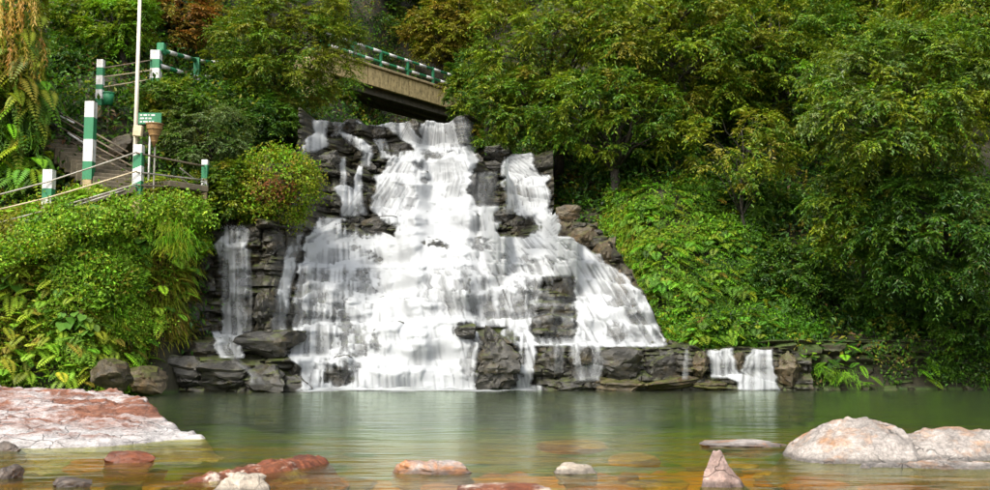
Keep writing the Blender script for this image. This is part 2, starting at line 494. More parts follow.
# ------------------------------------------------------------------ ground: one sheet, riverbed, banks and hillsides
BACK = [(62, 27), (80, 38), (130, 52)]
NEAR = [(-40, 2.5), (-12, 0.4), (-4, -0.22)]
COLS = {
 -60: [(-40, 8), (0, 12), (25, 18), (60, 34), (130, 60)],
 -18: [(-40, 3), (-12, 0.8), (0, 0.4), (10, 0.1), (17, -0.3), (19.3, 0), (20.6, 3.0), (22.5, 3.3), (26, 6.5), (34, 13), (50, 23)] + BACK,
 -10.5: NEAR + [(7, -0.2), (12, -0.4), (18, -0.9), (19.9, -0.6), (20.5, 0), (21.4, 2.1), (22.25, 3.6), (23.6, 3.75), (25.2, 6.4), (26.2, 6.8), (31, 10.5), (40, 17), (52, 24)] + BACK,
 -8.7: NEAR + [(7, -0.2), (12, -0.45), (18, -1.0), (20.7, -0.6), (21.2, 0), (22.1, 2.8), (22.6, 4.15), (24.3, 4.3), (25.6, 6.5), (27.2, 7.4), (32, 9.0), (40, 15), (52, 24)] + BACK,
 -7.4: NEAR + [(7, -0.2), (12, -0.45), (18, -1.1), (22.3, -0.6), (22.9, 0), (23.3, 3.1), (23.55, 4.4), (25.0, 4.6), (28, 7.3), (33, 9.2), (40, 12.5), (52, 23)] + BACK,
 -6.75: NEAR + [(7, -0.2), (12, -0.45), (18, -1.2), (23.9, -0.7), (25.2, 0), (25.6, 2.5), (26.0, 3.8), (27.5, 5.2), (31, 7.2), (36, 9.6), (42, 11.7), (54, 23)] + BACK,
 -5.6: NEAR + [(7, -0.2), (12, -0.45), (18, -1.2), (24.0, -0.7), (25.4, 0), (25.9, 2.5), (26.4, 3.7), (27.8, 4.9), (31, 6.8), (36, 9.6), (42, 11.5), (54, 23)] + BACK,
 -4.6: NEAR + [(7, -0.2), (12, -0.45), (18, -1.2), (24, -0.9), (25.2, 0.2), (26.6, 2.5), (28, 4.0), (29.6, 5.3), (31.8, 6.8), (34, 7.4), (38, 8.4), (43, 9.4), (49, 15)] + BACK,
 -2: NEAR + [(7, -0.18), (12, -0.45), (18, -1.3), (24, -1.0), (26.2, 0.2), (28.2, 3.0), (30, 5.0), (32.2, 6.8), (35, 7.3), (43, 8.2), (49, 13)] + BACK,
 1: NEAR + [(7, -0.16), (12, -0.38), (18, -1.3), (24, -1.0), (26.2, 0.2), (28, 2.3), (30, 4.2), (32, 5.8), (35, 7.0), (43, 9.5), (50, 16)] + BACK,
 3: NEAR + [(7, -0.15), (12, -0.32), (18, -1.1), (24, -1.0), (25.2, 0.1), (26.8, 1.5), (28.2, 3.5), (29.4, 4.7), (32, 6.2), (37, 9.2), (50, 18)] + BACK,
 4.5: NEAR + [(7, -0.15), (12, -0.32), (18, -1.0), (24.2, -0.9), (25.0, 0.7), (25.5, 1.25), (26.6, 2.6), (28.6, 5.2), (32, 6.9), (40, 11.5), (52, 20)] + BACK,
 7: NEAR + [(7, -0.15), (12, -0.32), (18, -1.0), (24.2, -0.8), (25.0, 0.6), (25.4, 1.08), (26, 1.3), (27.5, 2.9), (30, 5.2), (36, 8.6), (50, 18)] + BACK,
 12: NEAR + [(7, -0.22), (12, -0.5), (18, -1.0), (24.2, -0.7), (25.0, 0.7), (25.4, 1.08), (26.3, 1.5), (30, 4.6), (40, 11.5), (52, 20)] + BACK,
 19: [(-40, 4), (-8, 0.6), (2, 0.3), (12, -0.3), (18, -0.6), (22, -0.3), (24.5, 0.7), (26, 1.6), (31, 5), (42, 13), (52, 21)] + BACK,
 60: [(-40, 10), (0, 14), (25, 20), (60, 36), (130, 60)],
}
CX = np.array(sorted(COLS))
def H(x, y):
    x, y = np.asarray(x, float), np.asarray(y, float)
    zs = np.stack([np.interp(y, *zip(*COLS[c])) for c in CX])
    xc = np.clip(x, CX[0] + 1e-6, CX[-1] - 1e-6)
    i = np.clip(np.searchsorted(CX, xc) - 1, 0, len(CX) - 2)
    t = (xc - CX[i]) / (CX[i + 1] - CX[i])
    t = t * t * (3 - 2 * t)
    zs2 = zs.reshape(len(CX), -1)
    k = np.arange(zs2.shape[1])
    z = zs2[i.ravel(), k] * (1 - t.ravel()) + zs2[i.ravel() + 1, k] * t.ravel()
    z = z.reshape(x.shape)
    amp = 0.05 + 0.22 * sstep(0.1, 1.5, z) * (1 - 0.8 * np.exp(-((x + 9) / 2.2) ** 2) * (y < 25))
    return z + amp * (fbm(x * 0.9, y * 0.9, 0, 5, 4) - 0.5) * 1.6
def Hs(x, y): return float(H(np.array([x]), np.array([y]))[0])
def axis(parts):
    a = []
    for lo, hi, st in parts: a += list(np.arange(lo, hi, st))
    return np.array(a)
gx = axis([(-60, -18, 3), (-18, -12, 0.5), (-12, 12.5, 0.16), (12.5, 20, 0.6), (20, 61, 3)])
gy = axis([(-40, 3, 2), (3, 20, 0.35), (20, 33, 0.14), (33, 48, 0.5), (48, 131, 3)])
GX, GY = np.meshgrid(gx, gy, indexing='ij')
GZ = H(GX, GY)
def grid_faces(n, m):
    i = np.arange(n - 1)[:, None] * m + np.arange(m - 1)[None, :]
    i = i.ravel()
    return np.stack([i, i + m, i + m + 1, i + 1], 1)
me = mesh_np('ground', np.stack([GX, GY, GZ], -1).reshape(-1, 3), grid_faces(len(gx), len(gy)), True)
ground = tag(obj('ground', me, M_GROUND), kind='structure')

# ------------------------------------------------------------------ cliff
def nomY(x, z):
    y1 = 24.1 + np.clip(z, 0, 9) / 7.8 * 6.4
    y2 = 23.9 + 0.28 * z
    w = sstep(-4.75, -4.35, x + 0.0)
    low = sstep(4.05, 3.85, z)
    y = y1 * (1 - (1 - w) * low) + y2 * (1 - w) * low
    r = sstep(4.2, 4.9, x)            # right of the falls: the low ledge
    return y * (1 - r) + (24.25 + 0.35 * z) * r
LIPS = [  # lip line in photo pixels, and how far everything above it stands back
 ([(286, 357), (345, 357), (405, 366), (445, 368)], 0.45),
 ([(286, 330), (370, 323), (475, 320), (500, 338), (535, 345), (700, 346)], 0.75),
 ([(300, 296), (345, 292), (405, 300)], 0.25),
 ([(295, 264), (350, 268), (405, 264), (470, 262), (522, 266)], 0.8),
 ([(528, 316), (560, 317), (600, 322), (655, 326)], 0.3),
 ([(526, 304), (577, 304), (612, 308), (640, 306)], 0.3),
 ([(524, 274), (577, 280), (632, 286)], 0.35),
 ([(480, 252), (530, 256), (605, 268)], 0.3),
 ([(425, 238), (490, 238), (570, 240), (600, 256)], 0.5),
 ([(318, 232), (345, 222), (400, 214), (440, 208), (500, 212), (556, 214)], 0.9),
 ([(490, 224), (560, 226)], 0.25),
 ([(368, 180), (385, 177), (432, 176)], 0.6),
 ([(462, 172), (500, 176), (552, 178)], 0.35),
 ([(476, 150), (515, 149), (552, 152)], 0.7),
 ([(328, 186), (372, 187)], 0.3),
 ([(335, 166), (372, 168)], 0.25),
 ([(380, 152), (425, 152), (482, 160)], 0.5),
 ([(296, 136), (345, 138), (430, 146), (482, 149)], 0.35),
 ([(292, 158), (320, 160), (348, 164)], 1.1), ([(208, 245), (254, 245)], 0.16), ([(206, 335), (258, 336)], 0.4), ([(268, 292), (300, 292)], 0.12), ([(268, 262), (302, 258)], 0.12),
 ([(150, 356), (300, 358)], 0.35), ([(150, 300), (215, 302)], 0.15), ([(150, 330), (230, 338)], 0.2), ([(250, 290), (300, 296)], 0.15),
 ([(700, 377), (738, 376)], 0.25),
]
LIPS = [(p_, d_ * (0.66 if i_ < 18 else 1.0)) for i_, (p_, d_) in enumerate(LIPS)]
g7 = np.random.default_rng(17)
for k in range(85):      # many small ledges within the fan of the falls
    v_ = g7.uniform(150, 372)
    l_ = np.interp(v_, [120, 215, 240, 385], [320, 345, 300, 290]); r_ = np.interp(v_, [120, 160, 212, 260, 345, 385], [480, 545, 555, 600, 660, 560])
    w_ = g7.uniform(26, 90); u_ = g7.uniform(l_, max(l_ + 5, r_ - w_))
    LIPS.append(([(u_, v_ + g7.uniform(-3, 3)), (u_ + w_ / 2, v_ - g7.uniform(0, 5)), (u_ + w_, v_ + g7.uniform(-3, 5))], g7.uniform(0.06, 0.19)))
TOPX = [140, 205, 250, 300, 307, 330, 400, 480, 486, 552, 556, 600, 640, 665, 700, 702, 780, 800]
TOPY = [230, 227, 225, 221, 121, 120, 118, 114, 146, 149, 214, 232, 290, 338, 346, 349, 348, 350]
CHX, CHZ = 0.032, 0.032
cx = np.arange(-8.3, 7.2, CHX)
cz = np.arange(-0.7, 8.3, CHZ)
X, Z = np.meshgrid(cx, cz, indexing='ij')
Yn = nomY(X, Z)
PX, PY = proj(X, Yn, Z)
wob = (fbm(X * 1.6, Z * 1.6, 0, 3, 3) - 0.5) * 10
Yc = Yn * 0 + 24.15 + 0.10 * np.clip(Z, 0, 9)
for pts, dy in LIPS:
    lx, ly = zip(*pts)
    line = np.interp(PX, lx, ly) + wob * 1.2
    win = sstep(lx[0] - 14, lx[0] + 4, PX) * sstep(lx[-1] + 14, lx[-1] - 4, PX)
    Yc += dy * sstep(1.2, -1.8, PY - line) * win
Yc -= 0.75 * sstep(-4.2, -4.9, X) * sstep(4.3, 3.9, Z)
# right end ledge stands forward as the low wall
# bedded, jointed blocks
wx = X + (fbm(X * 0.8, Z * 0.8, 0, 11, 3) - 0.5) * 0.5
wz = Z + (fbm(X * 0.5, Z * 0.9, 0, 12, 3) - 0.5) * 0.55
for th, wd, amp, sd_ in ((0.42, 0.85, 0.30, 1), (0.19, 0.42, 0.15, 2), (0.085, 0.2, 0.05, 3)):
    r = np.floor(wz / th).astype(np.int64)
    off = _h(r, r * 0, r * 0, sd_ * 7) * 5
    wr = wd * (0.7 + 0.7 * _h(r, r * 0 + 3, r * 0, sd_))
    q = wx / wr + off
    c = np.floor(q).astype(np.int64)
    pr = _h(r, c, r * 0, 40 + sd_) - 0.5
    fz, fx = wz / th - r, q - c
    ez = np.minimum(fz, 1 - fz) * th
    ex = np.minimum(fx, 1 - fx) * wr
    e = np.minimum(ez, ex)
    Yc -= amp * pr
    Yc += amp * 0.5 * np.exp(-e / (0.10 * th))
    # block tops lean back
    Yc += amp * 0.35 * (fz - 0.5)
Yc += (fbm(X * 2.2, Z * 2.2, 0, 21, 4) - 0.5) * 0.35 + (fbm(X * 9, Z * 9, 0, 22, 3) - 0.5) * 0.07
zt = np.interp(PX, TOPX, TOPY) + (fbm(X * 2.0, X * 0, 0, 31, 3) - 0.5) * 9
over = np.clip(zt - PY, 0, None)                  # pixels above the top edge
Yc += np.minimum(over * 0.55, 8.0)
okv = over < 9
fc = grid_faces(len(cx), len(cz))
kf = okv.ravel()[fc].all(1)
me = mesh_np('cliff', np.stack([X, Yc, Z], -1).reshape(-1, 3), fc[kf][:, ::-1], True)
try: me.set_sharp_from_angle(angle=0.7)
except Exception: pass
cliff = tag(obj('cliff', me, M_CLIFF), 'dark wet layered rock face under the waterfall', 'cliff', kind='structure')
cbm = bmesh.new(); cbm.from_mesh(me)
bmesh.ops.delete(cbm, geom=[v for v in cbm.verts if not v.link_faces], context='VERTS')
cbm.to_mesh(me)
CB = BVHTree.FromBMesh(cbm); cbm.free()
def cliffY(px, py, dflt=25.0):
    """Depth where the photo ray meets the cliff face."""
    o = Vector((0, 0, CAMZ))
    d = (P(px, py, 10.0) - o).normalized()
    hit = CB.ray_cast(o, d)
    return hit[0].y if hit[0] is not None else dflt

# ------------------------------------------------------------------ rocks
def ico(sub):
    bm = bmesh.new()
    bmesh.ops.create_icosphere(bm, subdivisions=sub, radius=1.0)
    v = np.array([p.co[:] for p in bm.verts])
    f = np.array([[q.index for q in p.verts] for p in bm.faces])
    bm.free()
    return v, f
ICO = {k: ico(k) for k in (3, 4, 5)}
def rock_mesh(name, size, seed, sub=4, cuts=16, rough=0.06, boxy=0.5, flat_top=0.0):
    g = np.random.default_rng(seed)
    v, f = ICO[sub]
    v = v.copy()
    # towards a box, then chip it with planes
    e = 2 + boxy * 8
    v = v / (np.abs(v) ** e).sum(1, keepdims=True) ** (1 / e)
    for k in range(cuts):
        n = g.normal(size=3)
        n /= np.linalg.norm(n)
        d = g.uniform(0.6, 1.0)
        v -= n * np.maximum(0, v @ n - d)[:, None] * 0.94
    if flat_top: v[:, 2] = np.minimum(v[:, 2], 1 - flat_top)
    s = seed * 3.1
    nn = v / np.linalg.norm(v, axis=1, keepdims=True)
    v += nn * ((fbm(v[:, 0] * 1.7 + s, v[:, 1] * 1.7, v[:, 2] * 1.7, seed, 5) - 0.5) * rough * 5)[:, None]
    v += nn * ((fbm(v[:, 0] * 6 + s, v[:, 1] * 6, v[:, 2] * 9, seed + 9, 3) - 0.5) * rough * 1.4)[:, None]
    rg = 1 - np.abs(2 * fbm(v[:, 0] * 2.6 + s, v[:, 1] * 2.6, v[:, 2] * 3.6, seed + 4, 3) - 1)
    v += nn * ((rg - 0.75) * rough * 3.0)[:, None]
    ly = np.floor((v[:, 2] + 0.12 * vnoise(v[:, 0] * 2, v[:, 1] * 2, 0, seed)) * 4.5).astype(np.int64)
    v[:, :2] *= (1 + (_h(ly, ly * 0, ly * 0, seed) - 0.5) * rough * 2.2)[:, None]
    v -= (v.max(0) + v.min(0)) / 2
    v /= (v.max(0) - v.min(0)) / 2
    me = mesh_np(name, v * np.array(size) * 0.5, f, True)
    try: me.set_sharp_from_angle(angle=0.5)
    except Exception: pass
    return me
PROTO = [rock_mesh('ledge_rock', (1, 1, 1), 100 + k, 4, 18, 0.09, [0.5, 0.9, 1.2][k % 3]) for k in range(10)]
for p in PROTO: p.materials.append(M_LEDGE)
PROTOB = [p.copy() for p in PROTO]
for p in PROTOB: p.materials[0] = M_BROWN
def ledge_rock(x0, y0, x1, y1, brown=False, push=0.35, parent=None):
    u, v = (x0 + x1) / 2, (y0 + y1) / 2
    Y = cliffY(u, v)
    k = Y / F
    w, h = (x1 - x0) * k, (y1 - y0) * k
    d = max(0.5 * w, 0.8 * h, 0.3)
    p = P(u, v, Y + d * (0.5 - push))
    o = obj('ledge_rock', random.choice(PROTOB if brown else PROTO), None, parent or cliff, p)
    o.rotation_euler = (random.uniform(-0.12, 0.12), random.uniform(-0.15, 0.15), random.uniform(-0.5, 0.5))
    o.scale = (w * 1.08, d, h * 1.08)
    return o
LR = [(327,122,342,137),(343,120,362,138),(366,125,386,139),(340,138,358,150),(385,142,410,158),(372,157,382,170),(430,152,441,163),(447,149,454,155),
 (472,150,490,165),(488,150,512,166),(476,162,502,176),(467,174,480,205),(480,176,498,205),(408,119,420,136),(360,146,378,156),(315,150,340,172),(335,172,352,186),
 (340,214,366,232),(362,216,397,238),(494,208,515,224),(512,215,535,237),(427,239,446,249),(468,237,483,250),
 (530,276,545,300),(545,275,577,303),(530,303,555,316),(555,304,577,318),(528,316,556,338),(556,319,577,338),(606,322,628,343),(598,312,612,321),
 (518,286,530,297),(517,300,529,308),(590,284,606,300),(612,298,626,312),(634,318,648,332),
 (537,347,568,377),(566,352,600,379),(600,346,640,380),(640,349,690,381),
 (320,362,356,388),(288,300,300,330),(284,332,300,356),(286,362,304,388),
 (160,300,200,326),(168,322,212,342),(196,306,216,330),(182,340,236,358),(150,330,170,350),(252,262,272,290),(254,292,274,328),(196,246,214,272),(198,276,216,300),
 (240,228,262,250),(262,232,284,254),(300,226,316,240),(301,245,310,264)]
for b in LR: ledge_rock(*b)
for b in [(550,217,576,246),(570,224,600,258),(592,238,618,280),(612,270,636,304),(556,205,580,222)]: ledge_rock(*b, brown=True)
for b in [(550,378,600,391),(592,379,648,392),(640,378,700,392),(690,379,735,391),(160,356,205,392),(196,362,246,393),(236,364,292,392),(264,376,312,393),(690,352,710,378),(733,352,745,372),(773,352,800,388)]:
    ledge_rock(*b, brown=(b[0] > 580), push=0.55)
for k in range(70):          # smaller fallen blocks along the lips
    pts, dy = LIPS[random.randrange(len(LIPS))]
    lx, ly = zip(*pts)
    u = random.uniform(lx[0], lx[-1])
    v = float(np.interp(u, lx, ly)) + random.uniform(-2, 8)
    w = random.uniform(8, 20); h = w * random.uniform(0.35, 0.7)
    ledge_rock(u - w / 2, v - h / 2, u + w / 2, v + h / 2, push=0.25)
def boulder(px0, py0, px1, py1, Y, mat, label, seed, sub=4, boxy=0.5, depth=None, cuts=16, name='boulder', group=None, rot=0.0, sink=0.0, rough=0.06, tilt=(0, 0), taper=0.0):
    """Rock whose outline spans the given box of the photo, standing at depth Y."""
    k = Y / F
    w, h = (px1 - px0) * k, (py1 - py0) * k
    d = depth or w * 0.8
    c = P((px0 + px1) / 2, (py0 + py1) / 2, Y)
    me = rock_mesh(name, (w, d, h + 2 * sink), seed, sub, cuts, rough, boxy)
    if taper:
        zs_ = [v.co.z for v in me.vertices]; z0, z1 = min(zs_), max(zs_)
        for v in me.vertices:
            t_ = max(0.0, (v.co.z - z0) / (z1 - z0) - 0.55) / 0.45
            v.co.x = v.co.x * (1 - taper * t_) - 0.12 * t_
    o = obj(name, me, mat, None, (c.x, c.y + d * 0.3, c.z - sink))
    o.rotation_euler = (tilt[0], tilt[1], rot)
    return tag(o, label, 'rock', group)
boulder(475, 325, 522, 392, 23.75, M_LEDGE, 'tall dark boulder splitting the water at the foot of the waterfall', 301, boxy=0.6, depth=0.9, rough=0.10, sub=5, taper=0.5)
boulder(86, 358, 128, 392, 20.7, M_BROWN, 'grey brown boulder at the foot of the left bank beside ferns', 305, boxy=0.6, depth=0.7)
boulder(122, 366, 164, 396, 21.6, M_BROWN, 'brown rock at the water edge between the left bank and the dark ledges', 306, boxy=0.6, depth=0.8)
boulder(454, 323, 477, 339, 24.2, M_LEDGE, 'small rounded grey boulder wedged above the white curtain at the waterfall foot', 302, boxy=0.3, depth=0.5)
boulder(234, 330, 302, 359, 23.7, M_LEDGE, 'wide black angular boulder below the two thin left cascades', 303, boxy=0.8, depth=0.9)
boulder(580, 347, 592, 366, 24.0, M_LEDGE, 'dark upright stone knob parting a thin trickle on the base ledge', 304, boxy=0.4, depth=0.3)

# ------------------------------------------------------------------ falling water: sheets that hug the outermost rock from lip to lip
deps = bpy.context.evaluated_depsgraph_get()
bmw = bmesh.new(); bmw.from_mesh(cliff.data)
for o in cliff.children:
    t = o.data.copy()
    t.transform(Matrix.LocRotScale(o.location, o.rotation_euler, o.scale))
    bmw.from_mesh(t)
    bpy.data.meshes.remove(t)
FB = BVHTree.FromBMesh(bmw); bmw.free()
DS = 0.022
fx = np.arange(-7.1, 6.9, DS)
fz = np.arange(8.05, -0.06, -DS)          # top to bottom
FY = np.full((len(fx), len(fz)), np.nan)
fwd = Vector((0, 1, 0))
for i, xx in enumerate(fx):
    for j, zz in enumerate(fz):
        if zz > 4.1 and (xx < -5.9 or xx > 2.2): continue
        if zz > 1.3 and xx > 4.2: continue
        h = FB.ray_cast(Vector((xx, 15.0, zz)), fwd)
        if h[0] is not None: FY[i, j] = h[0].y
FYf = np.where(np.isnan(FY), 60.0, FY)
# running envelope: water leaves a lip and drops; it may creep back only slowly
env = FYf.copy()
for j in range(1, len(fz)):
    env[:, j] = np.minimum(env[:, j], env[:, j - 1] + 0.010)
bad = env > 50
env0 = None
for _it in range(40):      # a smooth sheet: single stones poke through it
    e2 = env.copy()
    e2[1:-1] = np.where(bad[:-2] | bad[2:], env[1:-1], (env[:-2] + env[1:-1] * 2 + env[2:]) / 4)
    e3 = e2.copy()
    e3[:, 1:-1] = np.where(bad[:, :-2] | bad[:, 2:], e2[:, 1:-1], (e2[:, :-2] + e2[:, 1:-1] * 2 + e2[:, 2:]) / 4)
    env = np.where(bad, env, e3)
    if _it == 3: env0 = env.copy()
env = np.minimum(env, env0 + 0.02) - 0.07
FX, FZ = np.meshgrid(fx, fz, indexing='ij')
WPX, WPY = proj(FX, env, FZ)
dens = np.zeros_like(env)
tier = np.zeros_like(env)
for pts, dy in LIPS[:22]:
    lx, ly = zip(*pts)
    tier += (WPY > np.interp(WPX, lx, ly)) * 1.0
lipt = np.full(env.shape, 60.0); lipid = np.zeros_like(env); jx = (fbm(WPX * 0.06, WPY * 0.05, 0, 3, 3) - 0.5)
for k_, (pts, dy) in enumerate(LIPS):      # nearest ledge above each point of the sheet
    lx, ly = zip(*pts)
    t_ = WPY - np.interp(WPX, lx, ly) - jx * 9 + 1.5
    m_ = (WPX + jx * 30 > lx[0] - 5) & (WPX + jx * 30 < lx[-1] + 5) & (t_ > 0) & (t_ < lipt)
    lipt = np.where(m_, t_, lipt); lipid = np.where(m_, k_ + 1.0, lipid)
fanL = np.interp(WPY, [115, 150, 180, 215, 240, 330, 390], [415, 398, 372, 345, 305, 292, 288]); fanR = np.interp(WPY, [115, 150, 180, 214, 260, 345, 390], [480, 505, 546, 555, 605, 662, 685])
fan = (WPX - fanL) / (fanR - fanL) * 300.0
fan = np.where((WPX < fanL - 4) | (WPX > 690), WPX * 0.9, fan)      # the side cascades run straight down
lipw = np.exp(-lipt / 4.5)
thin = 0.74 + 0.30 * np.exp(-lipt / 12.0)
VEILS = {   # rows: photo y, left x, right x, strength
 'crest': [
  ([(115,424,446,.9),(120,421,449,1.6),(135,420,450,1.6),(150,421,455,1.9)], .35),
  ([(118,444,470,.5),(124,446,478,.75),(148,448,481,.75)], .0),
  ([(119,391,410,.5),(126,392,412,1.1),(134,396,418,1.3),(143,404,432,1.5),(152,415,450,1.7)], .3),
  ([(119,352,384,.7),(124,356,396,.95),(128,384,406,.9),(134,392,408,.9)], .2),
  ([(120,330,350,.5),(128,334,346,.7),(136,330,340,.6)], .1),
  ([(140,372,388,.6),(150,378,392,.8),(158,380,396,.8)], .15),
  ([(133,332,346,.9),(140,344,364,1.0),(147,354,374,1.0),(154,362,374,.9),(166,360,372,.7)], .25),
 ],
 'upper_left': [
  ([(121,311,331,.9),(134,313,328,1.3),(140,305,330,1.6),(147,303,328,1.5),(152,306,318,.6)], .35),
  ([(146,302,310,.9),(174,301,308,.6)], .2),
 ],
 'side_curtain': [
  ([(148,513,526,1.1),(154,508,532,1.3),(164,504,538,1.25),(176,501,543,1.3)], .25),
  ([(176,500,548,1.3),(190,501,549,1.1),(208,503,549,1.2),(214,504,554,1.6)], .22),
 ],
 'middle': [
  ([(148,418,480,1.5),(160,416,482,1.8),(172,410,476,1.8),(190,418,470,1.9),(205,412,476,1.9),(225,398,490,1.9),(250,388,470,1.9),(268,385,450,1.7)], .45),
  ([(152,392,425,1.1),(164,384,428,1.3),(177,378,430,1.5)], .3),
  ([(176,376,432,1.2),(190,372,430,.95),(208,369,430,.95),(214,372,436,1.6),(226,392,440,1.6)], .12),
  ([(173,466,499,.3),(204,466,499,.32),(210,466,500,1.1)], -.1),
  ([(158,340,347,.8),(185,340,348,.9),(188,333,355,1.2),(200,341,357,1.0),(216,340,360,.9)], .15),
  ([(166,358,364,.8),(180,353,363,1.1),(196,353,365,.9),(215,349,369,.7)], .15),
  ([(208,470,545,1.1),(216,480,502,1.1),(238,470,500,1.3),(242,450,560,1.1)], .25),
  ([(210,504,556,1.3),(222,530,562,1.4),(237,528,560,1.5),(242,520,570,1.3)], .3),
  ([(219,316,346,1.4),(226,312,362,1.6),(238,306,400,1.7),(252,302,420,1.6),(268,298,420,1.6)], .35),
  ([(236,424,500,.9),(250,420,540,1.1),(266,405,525,1.2)], .15),
 ],
 'lower': [
  ([(264,298,350,1.1),(292,294,350,.85),(325,290,350,.75),(357,288,350,.8)], .02),
  ([(264,345,410,1.1),(290,345,412,.85),(296,345,412,1.2),(322,345,412,.8)], .02),
  ([(262,384,425,1.7),(300,376,418,1.8),(325,366,440,1.9),(388,360,470,1.7)], .4),
  ([(262,405,470,1.2),(275,405,470,.85),(310,405,470,.8),(322,402,478,1.5)], .04),
  ([(262,465,524,1.2),(275,466,524,.95),(318,468,524,.9),(326,470,528,1.2)], .08),
  ([(316,380,480,1.5),(324,370,470,1.7),(345,368,460,1.3),(388,366,466,1.5)], .25),
  ([(320,300,412,1.2),(325,296,410,.75),(356,290,408,.7),(360,286,412,1.3),(368,300,420,.8),(390,306,420,1.1)], .0),
  ([(355,284,330,1.3),(362,296,326,.9),(386,302,326,.8)], .1),
  ([(332,440,480,1.3),(340,440,480,.9),(390,436,478,.9)], .05),
  ([(382,300,480,.8),(391,296,482,1.8)], .5),
  ([(320,516,528,1.1),(334,498,534,1.5),(345,512,536,1.6),(390,516,533,1.4)], .35),
  ([(386,505,540,1.0),(391,500,545,1.3)], .4),
 ],
 'right_steps': [
  ([(238,485,572,1.3),(250,490,592,1.2),(262,500,608,1.2),(276,515,624,1.1)], .2),
  ([(262,566,604,1.2),(280,572,612,1.5),(300,574,610,1.4),(345,576,612,1.4)], .3),
  ([(274,600,626,1.1),(290,600,642,.95),(310,600,652,.9),(330,598,662,1.0),(346,596,666,1.3)], .1),
  ([(274,516,545,.9),(300,516,542,.65),(330,514,530,.8),(344,512,532,1.3)], .05),
  ([(272,528,580,.7),(277,530,578,.3),(302,530,578,.3),(305,528,580,.6),(312,528,580,.25),(316,528,580,.5),(338,528,580,.28),(344,528,600,1.1)], -.1),
  ([(296,630,648,.9),(320,640,656,1.0),(345,646,666,1.2)], .15),
  ([(338,530,662,.4),(345,528,664,.7)], .1),
  ([(344,570,602,.9),(352,568,604,.6),(380,572,600,.6)], .0),
  ([(255,594,602,.8),(266,596,606,.6),(278,598,612,.8)], .1),
  ([(342,552,566,.4),(372,553,565,.25)], .0),
 ],
}
VEIL_L = [
  ([(226,220,248,.7),(235,220,249,.9),(245,215,251,1.1),(258,216,250,.7),(300,221,248,.75),(332,219,252,.8)], .02),
  ([(232,224,240,.8),(260,226,240,1.1),(300,228,240,1.0),(335,226,244,1.2)], .2),
  ([(332,212,246,1.0),(338,212,244,1.1),(357,218,246,.8)], .1),
  ([(250,246,252,.3),(330,246,254,.35)], .0),
  ([(357,228,240,.2),(376,250,262,.5),(384,250,270,.5)], .0),
]
VEIL_L2 = [
  ([(234,296,306,.4),(246,288,300,.7),(258,283,298,1.0),(290,277,293,.95),(300,275,292,1.1),(330,271,287,.95)], .08),
  ([(246,290,312,.7),(252,284,300,.7)], .1),
]
VEIL_R = [([(348,706,732,1.2),(352,705,733,1.1),(366,706,735,1.0),(377,706,738,1.4)], .12),
          ([(374,718,745,1.2),(382,736,778,1.4),(390,738,780,1.3)], .35)]
VEIL_R2 = [([(348,752,772,1.2),(356,744,773,1.0),(370,741,774,.95),(390,739,778,1.4)], .05),
           ([(350,764,772,1.1),(388,766,776,1.0)], .2)]
VEIL_R0 = [([(350,684,688,.8),(362,682,688,.8),(379,681,689,.7)], .1)]
HOLES = [(334,130,7,8),(352,129,9,8),(376,132,10,7),(348,145,9,6),(397,150,13,7),(377,164,5,6),(435,157,6,6),(450,152,4,3),
 (368,226,27,11),(352,222,12,7),(505,216,11,9),(524,227,12,10),(436,244,10,4),(338,376,15,11),(500,358,21,34),(466,331,10,8),
 (538,288,7,11),(558,288,10,10),(542,310,12,5),(566,311,9,5),(540,328,10,8),(566,328,9,8),(616,333,9,9),(375,342,4,12),(482,240,6,3),(586,357,5,9),(346,330,5,30),
 (359,250,5,4),(372,256,6,4),(380,262,5,4),(478,247,6,5),(363,275,6,7),(522,291,4,5),(520,304,5,4),(526,258,5,5),(504,257,4,3),(430,157,5,6),(422,166,6,5),(425,180,4,4),(390,166,4,3)]
def veil_density(defs, seed):
    d = np.zeros_like(env)
    for k, (rows, lo) in enumerate(defs):
        ys, xl, xr, it = [np.array(q, float) for q in zip(*rows)]
        L = np.interp(WPY, ys, xl); Rr = np.interp(WPY, ys, xr); I = np.minimum(np.interp(WPY, ys, it) * 1.05, 1.7)
        jag = (fbm(WPX * 0 + k, WPY * 0.13, 0, seed + k, 3) - 0.5) * np.minimum(11.0, (Rr - L) * 0.3)
        u = (WPX - L - jag) / (Rr - L)
        wpx = Rr - L
        soft = np.minimum(4.0, wpx * 0.3)
        e = sstep(0, 1, (WPX - L - jag) / soft) * sstep(0, 1, (Rr + jag - WPX) / soft)
        vert = sstep(ys[0] - 2.0, ys[0] + 1.0, WPY) * sstep(ys[-1] + 2.0, ys[-1] - 1.0, WPY)
        s = u * np.median(xr - xl)
        t = lipid * 0.55 + k * 9.1
        st = 0.5 * vnoise(s / 7.5, t, WPY * 0.006, seed) + 0.32 * vnoise(s / 3.1, t * 1.3, WPY * 0.012, seed + 1) + 0.18 * vnoise(s / 1.35, t * 1.7, WPY * 0.02, seed + 2)
        st = sstep(0.30 - lo * 0.65, 0.74 - lo * 0.5, st)
        a = np.clip(I * (0.38 + 0.62 * st), 0, 1) * np.clip(0.55 + 0.45 * I, 0, 1) * e * vert
        a = np.where((WPY < ys[0] - 3) | (WPY > ys[-1] + 3), 0, a)
        d = 1 - (1 - d) * (1 - a)
    return d
slope = np.zeros_like(env)
slope[:, 1:] = (env[:, :-1] - env[:, 1:]) / DS          # >0: leaning back, i.e. a tread
sl0 = np.zeros_like(env); sl0[:, 1:] = (env0[:, :-1] - env0[:, 1:]) / DS
sl0 = np.where(np.isfinite(sl0) & (np.abs(sl0) < 60), sl0, 0)
tread = sstep(0.35, 1.6, sl0)
